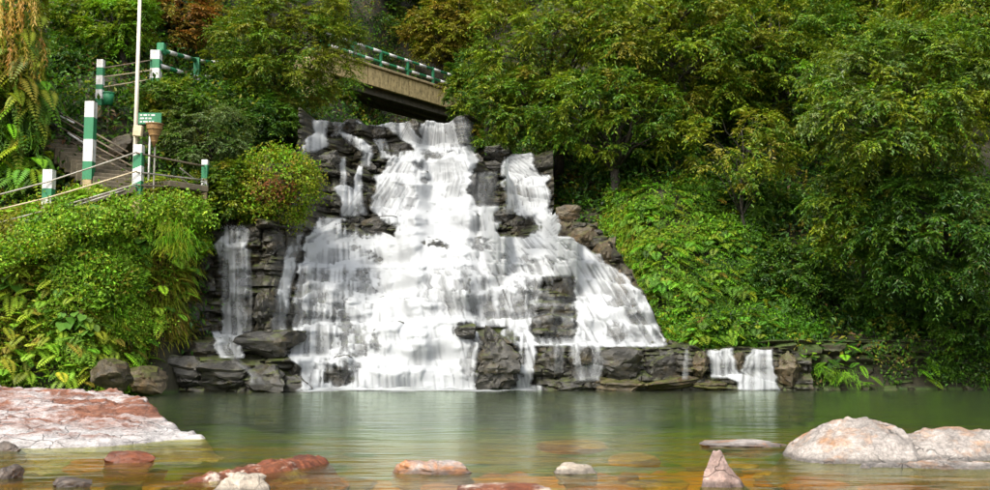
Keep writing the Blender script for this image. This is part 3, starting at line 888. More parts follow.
for _ in range(3):
    tread[:, 1:] = np.maximum(tread[:, 1:], tread[:, :-1] * 0.80)      # white as it leaves a lip, thinning below it
hole = np.ones_like(env)
for hx, hy, rx, ry in HOLES:
    wrp = (fbm(WPX * 0.10, WPY * 0.16, 0, 55, 4) - 0.5)
    q = np.hypot((WPX - hx + wrp * 16) / (rx * 1.15), (WPY - hy + wrp * 10) / (ry * 0.95)) + (vnoise(WPX / 2.2, tier, WPY * 0.05, 56) - 0.5) * 0.7
    fl = 0.08 if rx > 9 else 0.38
    hole *= fl + (1 - fl) * sstep(0.6, 1.25, q)
for pts, dy in []:
    lx, ly = zip(*pts)
    wb = (fbm(WPX * 0.05, WPX * 0, 0, 3, 3) - 0.5) * 10
    t_ = WPY - np.interp(WPX, lx, ly) - wb * 0.5
    win = sstep(lx[0] - 8, lx[0] + 4, WPX) * sstep(lx[-1] + 8, lx[-1] - 4, WPX)
    lipw = np.maximum(lipw, win * np.exp(-np.clip(t_, 0, None) / 5.0) * (t_ > -2.0) * min(1.0, 0.55 + dy))
def water_part(name, defs, seed, parent, label=None):
    d = veil_density(defs, seed)
    fs = 0.55 * vnoise(fan / 1.9, lipid * 0.6, WPY * 0.018, 990) + 0.45 * vnoise(fan / 5.0, lipid * 0.7, WPY * 0.012, 991)
    core = np.clip(1 - np.hypot((WPX - 425 + 0.1 * (WPY - 250)) / 75, (WPY - 270) / 160), 0, 1)
    d = d * (1 - (0.52 - 0.40 * core) * sstep(0.58, 0.28, fs))
    d = np.clip(d * (thin + 0.22 * core + 0.2 * tread + 0.45 * lipw), 0, 1) * hole
    d = np.where(env > 50, 0, d)
    rel = (vnoise(WPX / 3.0, tier * 0.5, WPY * 0.01, seed + 5) - 0.5) * 0.04 + (vnoise(WPX / 9.0, tier * 0.5, WPY * 0.012, seed + 6) - 0.5) * 0.05
    V = np.stack([FX, env - 0.035 - 0.0013 * (seed % 200) * 0.3 - 0.05 * d - rel, FZ], -1).reshape(-1, 3)
    fc = grid_faces(len(fx), len(fz))
    dm = d.ravel()
    keep = dm[fc].max(1) > 0.04
    ye = env.ravel()[fc]
    keep &= ye.max(1) < 50
    keep &= (np.abs(ye[:, 0] - ye[:, 1]) < 1.3)
    fc = fc[keep]
    if len(fc) == 0: return None
    used, inv = np.unique(fc, return_inverse=True)
    me = mesh_np(name, V[used], inv.reshape(fc.shape), True)
    attr_f(me, 'foam', np.clip(dm[used], 0, 0.985))
    return obj(name, me, M_FALL, parent)
wf = tag(obj('waterfall', None), 'broad white waterfall tumbling over dark stepped ledges into the pool', 'waterfall', kind='structure')
for k, key in enumerate(VEILS):
    water_part('water_veil', VEILS[key], 60 + k * 10, wf)
for nm, dfs, lab, sd_ in (('left', VEIL_L, 'thin white cascade running down the dark rock wall beside the ferny bank', 200), ('mid', VEIL_L2, 'narrow stepped trickle between the thin cascade and the main waterfall', 210),
        ('r1', VEIL_R, 'short white fall over the low ledge, running into a sloping apron', 220), ('r2', VEIL_R2, 'short split white fall against the mossy stone wall', 230), ('r0', VEIL_R0, 'tiny trickle over the dark base ledge beside the short falls', 240)):
    o = water_part('small_waterfall', dfs, sd_, None)
    if o: tag(o, lab, 'waterfall', kind='structure')

# ------------------------------------------------------------------ pool
n1, n2 = 60, 60
bmP = MB()
me = mesh_np('pool_water', np.array([(-45, -42, 0), (45, -42, 0), (45, 25.6, 0), (-45, 25.6, 0)]), np.array([[0, 1, 2, 3]]))
pool = tag(obj('pool_water', me, M_POOL), kind='structure')
# foam where the falls strike the pool
fxs = np.arange(-4.9, 1.6, 0.03); fys = np.arange(0, 2.2, 0.03)
AX, AY = np.meshgrid(fxs, fys, indexing='ij')
front = np.array([np.nanmin(np.where(fz < 0.35, env[min(len(fx) - 1, max(0, int((q - fx[0]) / DS)))], np.nan)) for q in fxs])
for _ in range(12): front[1:-1] = (front[:-2] + 2 * front[1:-1] + front[2:]) / 4
yy = front[:, None] + 0.12 - AY
bx, _b = proj(AX, yy, AX * 0)
am = sstep(294, 312, bx) * sstep(545, 520, bx)
fa = am * np.clip(1.5 - AY / (0.35 + 1.0 * fbm(AX * 1.3, AX * 0, 0, 71, 3)) - 0.75 * vnoise(AX * 2.2, AY * 7, 0, 72), 0, 0.95)
fc = grid_faces(len(fxs), len(fys)); fm = fa.ravel(); fc = fc[fm[fc].max(1) > 0.03]
used, inv = np.unique(fc, return_inverse=True)
me = mesh_np('foam', np.stack([AX, yy, 0.012 + np.exp(-AY / 0.22) * 0.20 * fbm(AX * 5, AY * 5, 0, 73, 3) * am], -1).reshape(-1, 3)[used], inv.reshape(fc.shape), True)
attr_f(me, 'foam', fm[used])
obj('foam', me, M_FALL, wf)

# ------------------------------------------------------------------ foreground rocks
def fg(px0, py0, px1, py1, mat, label, seed, boxy=0.2, depth=None, sub=4, sink=None, rot=0.0, rough=0.07, cuts=12, wlpy=None, tilt=(0, 0), name='river_rock', pointy=0.0):
    Y = wl(wlpy or py1)
    k = Y / F
    h = (py1 - py0) * k
    o = boulder(px0, py0, px1, py1, Y, mat, label, seed, sub, boxy, depth, cuts, name, None, rot, sink if sink is not None else h * 0.9, rough, tilt)
    if pointy:
        zs_ = [v.co.z for v in o.data.vertices]; z0, z1 = min(zs_), max(zs_)
        for v in o.data.vertices:
            t_ = max(0.0, (v.co.z - z0) / (z1 - z0) - 0.5) / 0.5
            v.co.x *= 1 - pointy * t_; v.co.y *= 1 - pointy * t_
            v.co.x -= 0.06 * t_
    return o
fg(688, 452, 772, 488, M_PINK, 'small pointed triangular pink rock standing alone in the shallows', 404, 0.0, 0.4, 4, sink=0.35, cuts=9, pointy=0.6)
fg(702, 441, 792, 447, M_PALE, 'thin flat pale rock awash behind the pointed pink rock', 405, 0.4, 0.45, 4)
fg(390, 461, 474, 474, M_PALE, 'low tan rock with an orange end in mid stream', 406, 0.1, 0.45, 4, tilt=(0, 0.12))
fg(554, 464, 598, 474, M_CREAMR, 'small cream cobble breaking the surface in mid stream', 407, 0.1, 0.25, 4)
fg(202, 474, 268, 494, M_CREAMR, 'white rounded rock beside the long red rock', 408, 0.2, 0.35, 4)
fg(98, 452, 152, 463, M_RED, 'small rusty red rock just off the big slab', 409, 0.2, 0.3, 4)
fg(-14, 466, 17, 479, M_DARKR, 'small rounded dark rock between the flat dark stone and the low wet stone', 410, 0.3, 0.25, 4)
fg(48, 478, 90, 487, M_DARKR, 'low dark wet stone with a tan edge in the shallows', 411, 0.2, 0.2, 4)
fg(-12, 442, 20, 451, M_DARKR, 'flat dark stone against the near edge of the big slab', 412, 0.4, 0.3, 4)
fg(455, 487, 560, 494, M_RED, 'red flat rock lying just under the water surface', 413, 0.4, 0.45, 4, sink=0.08)
def plan_rock(name, outline, zfun, mat, label, step=0.05, edge=0.22, floor=-0.45, seed=0, jag=0.5, bed=0.22, ridge=0.06, rf=3.0):
    ox, oy = zip(*outline)
    ax_ = np.arange(min(ox) - 0.3, max(ox) + 0.3, step); ay_ = np.arange(min(oy) - 0.3, max(oy) + 0.3, step)
    A, B = np.meshgrid(ax_, ay_, indexing='ij')
    d = poly_dist(A, B, outline) + (fbm(A * 2.5, B * 2.5, 0, seed, 4) - 0.5) * jag
    s = sstep(-0.12, edge, d) ** 0.6
    zz = floor + (zfun(A, B) - floor) * s
    # bedding steps and pits
    q = fbm(A * 1.1, B * 2.6, 0, seed + 3, 4)
    zz += (np.floor(q * 9) / 9 + 0.3 * (q * 9 % 1) / 9 - 0.5) * bed * s + (fbm(A * 5, B * 8, 0, seed + 5, 4) - 0.5) * 0.07 - ridge * np.abs(2 * fbm(A * rf, B * rf * 1.5, 0, seed + 8, 5) - 1) + (fbm(A * 20, B * 24, 0, seed + 6, 3) - 0.5) * 0.035
    fc = grid_faces(len(ax_), len(ay_)); fc = fc[(d.ravel()[fc] > -0.15).any(1)]
    used, inv = np.unique(fc, return_inverse=True)
    c = (np.mean(ox), np.mean(oy), 0)
    me = mesh_np(name, np.stack([A, B, zz], -1).reshape(-1, 3)[used] - np.array(c), inv.reshape(fc.shape), True)
    return tag(obj(name, me, mat, None, c), label, 'rock')
M_SLAB = mat_rock('red_slab_rock', (0.055, 0.02, 0.011), (0.165, 0.06, 0.03), (0.30, 0.16, 0.105), stain=(0.37, 0.33, 0.315), rough=(0.5, 0.8), stain_pos=(0.46, 0.60), bstr=1.5, layer=2.5, crack=0.7, stain_scale=(0.8, 2.0, 1.6), tide=(0.36, 0.335, 0.32))
M_BOULD = mat_rock('pale_stained_boulder', (0.07, 0.058, 0.048), (0.27, 0.24, 0.215), (0.43, 0.39, 0.355), wet=True, moss=(0.30, 0.165, 0.085), moss_lo=0.63, rough=(0.45, 0.75), bstr=1.4, crack=0.7, stain_scale=(1.3, 1.3, 2.4))
M_CREAMR.name = 'cream_river_rock'
plan_rock('rock_slab', [(-9, 10.6), (-5.3, 10.95), (-4.3, 11.15), (-3.75, 11.6), (-3.28, 12.15), (-3.7, 12.8), (-4.15, 13.7), (-4.75, 14.8), (-5.3, 15.7), (-9.5, 17)],
          lambda a, b: (0.065 + 0.066 * (b - 11)) * (0.25 + 0.75 * sstep(-3.4, -4.7, a)) + 0.03 * np.clip(-5 - a, 0, 3), M_SLAB, 'large tilted slab of red and white banded rock by the left bank', 0.028, 0.16, -0.22, 81, 0.45, 0.22)
def ridge_rock(prof, Yf, Yr, Yb, label, mat, seed):
    pts = [P(u, v, Yr) for u, v in prof]
    hx = [p.x for p in pts]; hz_ = [p.z for p in pts]
    ol = [(hx[0] - 0.02, Yr - 0.1)] + [(x, Yf + 0.12 * math.sin(k * 1.9 + seed)) for k, x in enumerate(hx[1:-1])] + [(hx[-1] + 0.02, Yr)] + [(x, Yb) for x in hx[1:-1][::-1]]
    def zf(A, B):
        h = np.interp(A, hx, hz_)
        t = np.where(B < Yr, (B - Yf) / (Yr - Yf), (Yb - B) / (Yb - Yr))
        t = np.clip(t + (fbm(A * 2.2, B * 2.2, 0, seed, 4) - 0.5) * 0.35, 0, 1)
        z_ = -0.15 + (h + 0.15) * (1 - (1 - t) ** 2.4)
        zk = z_ * 0.86
        gr = np.random.default_rng(seed)
        ga, gb = np.gradient(z_, A[:, 0], B[0])
        for _ in range(16):
            i, j = gr.integers(8, A.shape[0] - 8), gr.integers(8, A.shape[1] - 8)
            if z_[i, j] < 0.03: continue
            sa, sb = np.clip(ga[i, j], -0.9, 0.9) + gr.normal() * 0.18, np.clip(gb[i, j], -0.9, 0.9) + gr.normal() * 0.18
            z_ = np.minimum(z_, z_[i, j] - 0.012 + sa * (A - A[i, j]) + sb * (B - B[i, j]) + 0.0)
        return np.maximum(z_, zk)
    return plan_rock('river_rock', ol, zf, mat, label, 0.015, 0.10, -0.2, seed, 0.2, 0.10, 0.07, 2.2)
ridge_rock([(788, 464), (797, 446), (812, 432), (830, 421), (850, 417), (872, 416), (888, 421), (900, 426), (908, 436), (914, 460)], 9.65, 10.15, 11.0, 'large pale grey boulder with orange stains rising from the shallows', M_BOULD, 431)
ridge_rock([(893, 460), (901, 436), (915, 429), (935, 425), (958, 422), (980, 424), (1000, 430), (1030, 450), (1045, 465)], 9.8, 10.4, 11.2, 'pinkish white boulder lying against the large pale boulder', M_BOULD, 432)
ridge_rock([(850, 470), (868, 463), (900, 459), (940, 458), (985, 457), (1030, 462), (1050, 470)], 9.2, 9.45, 9.9, 'low orange shelf rock in front of the pale boulders', M_BOULD, 433)
def red_log():
    a = P(176, 480, 8.35); b = P(322, 459, 9.9)
    d = Vector((b.x - a.x, b.y - a.y, 0)).normalized(); n = Vector((-d.y, d.x, 0))
    ol = []
    for s, w in ((0, 0.02), (0.15, 0.12), (0.45, 0.2), (0.8, 0.18), (0.97, 0.13)):
        ol.append((a.x + (b.x - a.x) * s - n.x * w, a.y + (b.y - a.y) * s - n.y * w))
    for s, w in ((1.0, 0.05), (0.85, 0.16), (0.5, 0.16), (0.15, 0.08)):
        ol.append((a.x + (b.x - a.x) * s + n.x * w, a.y + (b.y - a.y) * s + n.y * w))
    plan_rock('river_rock', ol, lambda A, B: 0.03 + 0.05 * sstep(8.4, 9.8, B), M_RED, 'long narrow rusty red rock lying aslant in the shallows', 0.014, 0.08, -0.18, 91, 0.08, 0.07, 0.03)
red_log()
# stones of the riverbed seen through the shallow water
BEDM = [mat_rock('bed_stone_tan', (0.10, 0.06, 0.02), (0.26, 0.16, 0.06), (0.42, 0.30, 0.16)), mat_rock('bed_stone_red', (0.12, 0.035, 0.012), (0.28, 0.085, 0.03), (0.36, 0.16, 0.07)), mat_rock('bed_stone_dark', (0.02, 0.018, 0.008), (0.06, 0.05, 0.02), (0.12, 0.1, 0.04))]
BP = []
for k in range(9):
    p = rock_mesh('stone', (1, 1, 1), 500 + k, 3, 10, 0.05, 0.1)
    p.materials.append(BEDM[(0, 1, 2)[k % 3]])
    BP.append(p)
for k in range(170):
    Y = 7.2 + 8.5 * random.random() ** 1.6
    x = random.uniform(-0.52, 0.52) * Y
    s = random.uniform(0.12, 0.6) * (1.3 if random.random() < 0.25 else 0.8)
    hgt = s * random.uniform(0.2, 0.4)
    z = min(Hs(x, Y) + hgt * 0.25, -0.05 - hgt / 2)
    o = obj('stone', random.choice(BP), None, ground, (x, Y, z))
    o.scale = (s, s * random.uniform(0.6, 1.0), hgt)
    o.rotation_euler = (0, 0, random.uniform(0, 6.3))
for (x0, y0, x1, y1, mi) in [(536, 433, 608, 443, 0), (608, 445, 660, 457, 0), (640, 470, 690, 484, 0), (420, 476, 480, 486, 1), (60, 452, 130, 462, 1), (560, 478, 650, 490, 1), (780, 466, 850, 482, 1), (860, 474, 960, 489, 1), (300, 484, 380, 494, 0)]:
    Y = wl((y0 + y1) / 2); c = P((x0 + x1) / 2, (y0 + y1) / 2, Y); w = (x1 - x0) * Y / F
    o = obj('stone', BP[mi + 3 * random.randrange(3)], None, ground, (c.x, c.y, -0.10))
    o.scale = (w, w * 0.6, 0.16)

# ------------------------------------------------------------------ foliage tools
def unit(a): return a / (np.linalg.norm(a, axis=-1, keepdims=True) + 1e-9)
class Leaves:
    """Collects leaves (two folded triangles each) with their own tint."""
    def __init__(s): s.V, s.C = [], []
    def add(s, pos, ax, nr, L, W, col, fold=0.22):
        n = len(pos)
        ax = unit(ax); sd = unit(np.cross(ax, nr)); up = np.cross(sd, ax)
        L = np.broadcast_to(L, (n,))[:, None]; W = np.broadcast_to(W, (n,))[:, None]
        mid = pos + ax * L * 0.45
        v = np.stack([pos, mid + sd * W * 0.5 + up * W * fold, pos + ax * L - up * L * 0.08, mid - sd * W * 0.5 + up * W * fold], 1)
        s.V.append(v); s.C.append(np.repeat(col[:, None, :], 4, 1))
    def mesh(s, name, origin=(0, 0, 0)):
        V = np.concatenate(s.V).reshape(-1, 3) - np.array(origin)
        C = np.concatenate(s.C).reshape(-1, 3)
        n = len(V) // 4
        i = np.arange(n)[:, None] * 4
        f = np.concatenate([i + np.array([[0, 1, 2]]), i + np.array([[0, 2, 3]])], 1).reshape(-1, 3)
        me = mesh_np(name, V, f, False)
        attr_col(me, 'tint', C)
        return me
def tints(g, n, palette, var=0.25):
    """Leaf colours picked from a palette [(weight, rgb)], each leaf a little different."""
    w = np.array([p[0] for p in palette], float); w /= w.sum()
    c = np.array([p[1] for p in palette])[g.choice(len(palette), n, p=w)]
    return np.clip(c * (1 + var * g.normal(size=(n, 1))) * (1 + 0.08 * g.normal(size=(n, 3))), 0.003, 0.6)
def clump_leaves(lv, g, c, out, rad, T, K, L, W, pal, droop=0.25, var=0.25, lean=0.5, flat=0.6):
    """T twigs from c, K leaves along each."""
    d = unit(out[None, :] * lean + unit(g.normal(size=(T, 3))) * np.array([1, 1, flat]))
    ln = rad * g.uniform(0.55, 1.25, T)
    s = np.linspace(0.18, 1.0, K)[None, :] + g.uniform(-0.04, 0.04, (T, K))
    pos = c + d[:, None, :] * (s * ln[:, None])[:, :, None]
    pos[:, :, 2] -= droop * ln[:, None] * s ** 2
    tw = np.repeat(d[:, None, :], K, 1).copy()
    tw[:, :, 2] -= droop * 1.6 * s
    tw = unit(tw)
    side = unit(np.cross(tw, np.array([0, 0, 1.0])))
    sg = np.where((np.arange(K) % 2) == 0, 1.0, -1.0)[None, :, None]
    ax = tw * 0.65 + side * sg * 0.8 + g.normal(size=tw.shape) * 0.25
    ax[:, :, 2] -= 0.25
    nr = np.array([0, 0, 1.0]) + g.normal(size=tw.shape) * 0.38 + out * 0.35
    n = T * K
    base = tints(g, 1, pal, 0.16)[0]
    col = tints(g, n, pal, var) * 0.45 + base * 0.55 * (1 + 0.18 * g.normal(size=(n, 1)))
    lv.add(pos.reshape(-1, 3), ax.reshape(-1, 3), nr.reshape(-1, 3), L * g.uniform(0.65, 1.25, n), W * g.uniform(0.7, 1.2, n), np.clip(col, 0.003, 0.6))
YG = (0.185, 0.228, 0.012); MG = (0.064, 0.142, 0.011); DG = (0.021, 0.060, 0.008); OL = (0.150, 0.150, 0.014); GO = (0.22, 0.165, 0.022); BRT = (0.120, 0.260, 0.010); GRY = (0.120, 0.165, 0.060); OR = (0.27, 0.105, 0.018); BR = (0.10, 0.060, 0.022)
PAL = {
 'olive': [(2.5, OL), (4, YG), (5, MG), (0.4, GO)], 'mid': [(5, MG), (3, YG), (1.5, DG), (0.3, GO)], 'dark': [(4, DG), (3, MG), (0.5, OL)], 'bright': [(5, BRT), (3, YG), (2, MG)],
 'light': [(4, YG), (4, MG), (2, GRY), (1, BRT)], 'grey': [(4, GRY), (3, MG), (1, OL)], 'gold': [(4, GO), (3, OL), (2, YG)], 'orange': [(4, OR), (3, GO), (2, OL), (1, BR)], 'yellow': [(3, YG), (2, OL), (3, MG), (0.7, GO)],
}
def tree(label, px, py, rx, ry, Y, pal, seed, nclump=110, T=13, K=13, L=0.15, W=0.065, name='tree', group=None, base=None, droop=0.3, depth=None, fill=0.55, trunk_r=None, cat='tree', open_=0.0, clump_r=None, limbs=True, lean=0.5):
    """Tree whose crown is centred on photo point (px, py) at depth Y with half sizes rx, ry (pixels)."""
    g = np.random.default_rng(seed)
    k = Y / F
    c = np.array(P(px, py, Y)); a = np.array([rx * k, (depth or rx * k * 0.8), ry * k])
    if base is None: base = (c[0] + g.uniform(-0.3, 0.3), Y + a[1] * 0.35)
    bz = Hs(*base)
    b = np.array([base[0], base[1], bz - 0.15])
    root = thing(name, label, cat, tuple(b), group)
    # clump centres: on the shell of an uneven ellipsoid, some inside
    nclump = int(nclump * 1.3); L = L * 0.82; W = W * 0.82
    u = unit(g.normal(size=(nclump * 3, 3)))
    u[:, 2] *= 0.9
    keep = (g.random(len(u)) < np.where(u[:, 1] > 0.35, 0.35, 1.0))
    u = u[keep][:nclump]
    lump = 0.62 + 0.75 * fbm(u[:, 0] * 1.8 + seed, u[:, 1] * 1.8, u[:, 2] * 1.8, seed, 3)
    rr = np.where(g.random(len(u)) < fill, g.uniform(0.82, 1.0, len(u)), g.uniform(0.35, 0.85, len(u))) * np.clip(lump, 0.6, 1.15)
    cc = c + u * a * rr[:, None]
    cr = clump_r or 0.34 * (a[0] * a[2]) ** 0.5 * (60 / max(nclump, 30)) ** 0.33
    lv = Leaves()
    for i in range(len(u)):
        if g.random() < open_: continue
        o = unit(u[i] * np.array([1, 1, 0.6]) + np.array([0, -0.15, 0.25]))
        clump_leaves(lv, g, cc[i], o, cr * g.uniform(0.7, 1.25), T, K, L, W, PAL[pal], droop, lean=lean)
    crown = obj('crown', lv.mesh('crown', b), M_LEAF, root)
    # trunk and limbs
    r0 = trunk_r or min(0.17, max(0.05, 0.045 * (c[2] + a[2] - bz)))
    mb = MB()
    top = c + np.array([0, 0, a[2] * 0.45])
    pts, rad = [], []
    for s in np.linspace(0, 1, 7):
        p = b * (1 - s) + top * s
        p = p + np.array([math.sin(s * 5 + seed) * 0.06, math.cos(s * 4 + seed) * 0.06, 0]) * (c[2] - bz) * math.sin(s * 3.14)
        pts.append(p - b); rad.append(r0 * (1 - 0.78 * s) * (1.25 if s == 0 else 1))
    mb.tube(pts, rad, 8)
    mb.build('trunk', M_BARK, root, True)
    if limbs:
        ml = MB()
        idx = g.choice(len(u), min(26, len(u)), replace=False)
        for i in idx:
            s = g.uniform(0.35, 0.95)
            st = np.array(pts[0]) * (1 - s) + np.array(pts[-1]) * s
            j = min(6, int(s * 6)); st = np.array(pts[j])
            en = cc[i] - b
            m1 = st * 0.55 + en * 0.45 + np.array([g.normal() * 0.15, g.normal() * 0.15, 0.18])
            ml.tube([st, m1, en], [r0 * 0.30, r0 * 0.17, r0 * 0.05], 5)
        ml.build('branches', M_BARK, root, True)
    return root

# ------------------------------------------------------------------ trees of the right slope
TR = 'trees on the right slope'
tree('tall olive tree leaning over the top of the waterfall', 556, 52, 92, 78, 31, 'olive', 1, 130, 14, 14, 0.15, 0.06, group=None)
tree('leafy tree with low green sprays beside the waterfall crest', 520, 108, 52, 42, 30.5, 'mid', 2, 70, 13, 13, 0.14, 0.06, base=(2.6, 33.0))
tree('broad yellow green tree between the olive tree and the dark tree', 668, 40, 100, 82, 30, 'olive', 3, 140, 14, 14, 0.16, 0.065)
tree('mid green tree hanging over the dark hollow beside the falls', 612, 112, 70, 48, 28.8, 'mid', 4, 90, 13, 13, 0.15, 0.06)
tree('tall tree with bare pale trunk above the yellow shrub', 770, 44, 86, 88, 31, 'mid', 5, 130, 14, 13, 0.16, 0.07)
tree('large light green tree reaching out over the pool', 905, 95, 96, 92, 22.5, 'light', 6, 190, 15, 14, 0.12, 0.05, base=(11.0, 27.0), droop=0.35, trunk_r=0.16)
tree('deep green tree with drooping branches at the pool edge', 950, 232, 86, 70, 23.2, 'dark', 7, 130, 14, 14, 0.13, 0.055, base=(11.2, 26.5), droop=0.45, trunk_r=0.14)
tree('dark green glossy tree below the light green tree', 868, 205, 66, 62, 24.5, 'mid', 8, 110, 14, 14, 0.13, 0.055, base=(9.4, 27), droop=0.4)
tree('thin shrub with yellowing leaves in front of the dark slope', 742, 150, 58, 48, 27.5, 'yellow', 9, 60, 10, 10, 0.14, 0.06, open_=0.25, fill=0.5, droop=0.4, trunk_r=0.05)
tree('dark evergreen in the hollow right of the upper curtain', 650, 165, 60, 40, 30.5, 'dark', 10, 70, 12, 12, 0.15, 0.07)
tree('dark bushy evergreen above the ferny bank', 745, 215, 62, 42, 29.5, 'dark', 11, 80, 12, 12, 0.15, 0.07)
tree('olive tree crown at the far top of the right slope', 850, 20, 70, 60, 33, 'olive', 12, 90, 13, 13, 0.17, 0.075)
tree('tall yellowish tree behind the light green tree', 972, 15, 80, 70, 29, 'olive', 13, 110, 13, 13, 0.15, 0.065, base=(16.0, 31.5))
tree('dark shrub under the drooping tree by the stone wall', 905, 296, 62, 38, 25.8, 'dark', 14, 80, 12, 12, 0.12, 0.06, name='shrub', cat='shrub')
tree('green shrub at the right end of the stone wall', 975, 322, 42, 34, 24.2, 'dark', 15, 60, 12, 12, 0.11, 0.05, name='shrub', cat='shrub', base=(11.2, 25.3))
tree('dark leafy shrub between the ferny bank and the deep green tree', 800, 280, 48, 46, 26.8, 'dark', 16, 80, 12, 12, 0.12, 0.06, name='shrub', cat='shrub')
# left
tree('round olive tree with small leaves left of the bridge', 286, 50, 72, 82, 30, 'olive', 21, 170, 15, 14, 0.12, 0.05, base=(-6.2, 31.5))
tree('dark low tree under the olive tree beside the upper cascade', 246, 128, 56, 40, 29, 'dark', 22, 80, 13, 13, 0.13, 0.06, base=(-6.6, 30))
tree('grey green bush with narrow leaves behind the lower path', 205, 138, 44, 44, 25.6, 'grey', 23, 90, 13, 13, 0.10, 0.038, name='bush', cat='bush', base=(-7.1, 26.2))
tree('feathery green bush around the upper railing post', 172, 100, 40, 24, 25.8, 'mid', 24, 60, 13, 13, 0.11, 0.04, name='bush', cat='bush')
tree('dense bush on the corner above the left rock wall', 226, 190, 34, 32, 24.9, 'mid', 25, 70, 13, 13, 0.10, 0.045, name='bush', cat='bush', base=(-6.4, 25.6))
tree('dark green tree behind the striped posts', 95, 25, 78, 50, 30, 'mid', 26, 100, 13, 13, 0.14, 0.06)
tree('fresh green fern tree above the pole', 120, 18, 40, 30, 28, 'bright', 27, 50, 13, 13, 0.14, 0.05)
tree('orange brown withered tree beyond the upper railing', 178, 14, 40, 38, 31, 'orange', 28, 60, 12, 12, 0.14, 0.06)
tree('dark tree on the slope behind the stairs', 60, 85, 70, 50, 29, 'dark', 29, 80, 13, 13, 0.14, 0.06)
tree('dark shrub hiding the far end of the upper railing', 238, 90, 40, 34, 31.5, 'dark', 30, 60, 12, 12, 0.13, 0.06, name='shrub', cat='shrub')
# behind the bridge
tree('yellow leaved tree behind the right end of the bridge', 448, 28, 40, 46, 47, 'gold', 41, 80, 13, 13, 0.2, 0.08)
tree('dark leaning tree behind the bridge rails', 392, 20, 50, 50, 50, 'mid', 42, 70, 12, 12, 0.2, 0.09)
tree('dark tree beside the right bridge abutment', 482, 80, 34, 34, 42, 'dark', 43, 60, 12, 12, 0.18, 0.08)
tree('leafy tree hiding the right end of the bridge', 474, 92, 30, 30, 35, 'mid', 45, 60, 12, 12, 0.14, 0.06)
tree('green tree under the left end of the bridge', 322, 98, 30, 20, 37, 'mid', 44, 60, 12, 12, 0.15, 0.06)
# slope trees that close the view
g0 = np.random.default_rng(5)
BG = [tree(q + ' forest tree on the far hillside behind the front trees', 0, 0, 160, 110, 26, p, 60 + i, 90, 12, 12, 0.30, 0.13, group=q + ' forest trees on the hillside', base=None) for i, (p, q) in enumerate((('mid', 'mid green'), ('dark', 'dark green'), ('olive', 'yellowish olive')))]
def place_copy(src, x, y, s, first=False):
    rt = src if first else src.copy()
    if not first:
        COL.objects.link(rt)
        for ch in src.children:
            c2 = ch.copy(); COL.objects.link(c2); c2.parent = rt
    rt.location = (x, y, Hs(x, y) - 0.3)
    rt.scale = (s, s, s)
    rt.rotation_euler = (0, 0, g0.uniform(-0.6, 0.6))
    return rt
spots = []
for row, (Y, n, off) in enumerate(((36, 9, 0.0), (43, 10, 0.5), (51, 11, 0.0), (60, 12, 0.5))):
    for i in range(n):
        x = (-0.58 + 1.16 * (i + off * 0.8) / (n - 1)) * Y + g0.uniform(-1, 1)
        yy_ = Y + g0.uniform(-1.5, 1.5)
        if yy_ < 46 and -6.5 < x < 3.0: continue
        spots.append((x, yy_))
for i, (x, y) in enumerate(spots):
    place_copy(BG[i % 3], x, y, g0.uniform(0.75, 1.1), i < 3)

# ------------------------------------------------------------------ ground cover
def ground_samples(g, n, box, poly=None, margin=0):
    """Random points of the ground, spread by surface area, that lie in a region of the slope."""
    res = []
    tot = 0
    for _ in range(60):
        m = n * 4
        x = g.uniform(box[0], box[1], m); y = g.uniform(box[2], box[3], m)
        z = H(x, y); e = 0.08
        dx = (H(x + e, y) - z) / e; dy = (H(x, y + e) - z) / e
        ar = np.sqrt(1 + dx * dx + dy * dy)
        ok = g.random(m) < np.clip(ar / 6, 0, 1)
        if poly is not None:
            px, py = proj(x, y, z)
            ok &= in_poly(px, py, poly)
        ok &= z > 0.02
        nr = unit(np.stack([-dx, -dy, np.ones(m)], 1))
        res.append((np.stack([x, y, z], 1)[ok], nr[ok]))
        tot += ok.sum()
        if tot >= n: break
    p = np.concatenate([r[0] for r in res])[:n]; q = np.concatenate([r[1] for r in res])[:n]
    return p, q
def fern_fronds(lv, g, pos, nrm, ln, pal, K=13, spread=1.0, hang=0.9, up=0.5, wd=0.085):
    n = len(pos)
    d = unit(nrm * up + unit(g.normal(size=(n, 3))) * spread * np.array([1, 1, 0.5]) + np.array([0, -0.25, 0.1]))
    l = ln * g.uniform(0.6, 1.3, n)
    s = np.linspace(0.12, 1, K)[None, :]
    ctr = pos[:, None, :] + d[:, None, :] * (s * l[:, None])[:, :, None]
    ctr[:, :, 2] -= hang * l[:, None] * s ** 2 * 0.6
    tan = np.repeat(d[:, None, :], K, 1).copy(); tan[:, :, 2] -= hang * 1.2 * s; tan = unit(tan)
    sd = unit(np.cross(tan, np.array([0.02, 0.0, 1.0])))
    pl = (l[:, None] * 0.30 * np.sin(np.pi * (0.12 + 0.86 * s)) ** 0.8)
    base = np.clip(tints(g, n, pal, 0.28), 0.003, 0.6)
    col = np.repeat(base[:, None, :], K, 1).reshape(-1, 3)
    up_ = np.cross(sd, tan)
    for sg in (1, -1):
        ax = sd * sg + tan * 0.45 - np.array([0, 0, 0.18])
        lv.add(ctr.reshape(-1, 3), ax.reshape(-1, 3), up_.reshape(-1, 3), pl.reshape(-1), (l[:, None] * wd + 0 * s).reshape(-1), np.clip(col * (1 + 0.12 * g.normal(size=(len(col), 1))), 0.003, 0.6), 0.12)
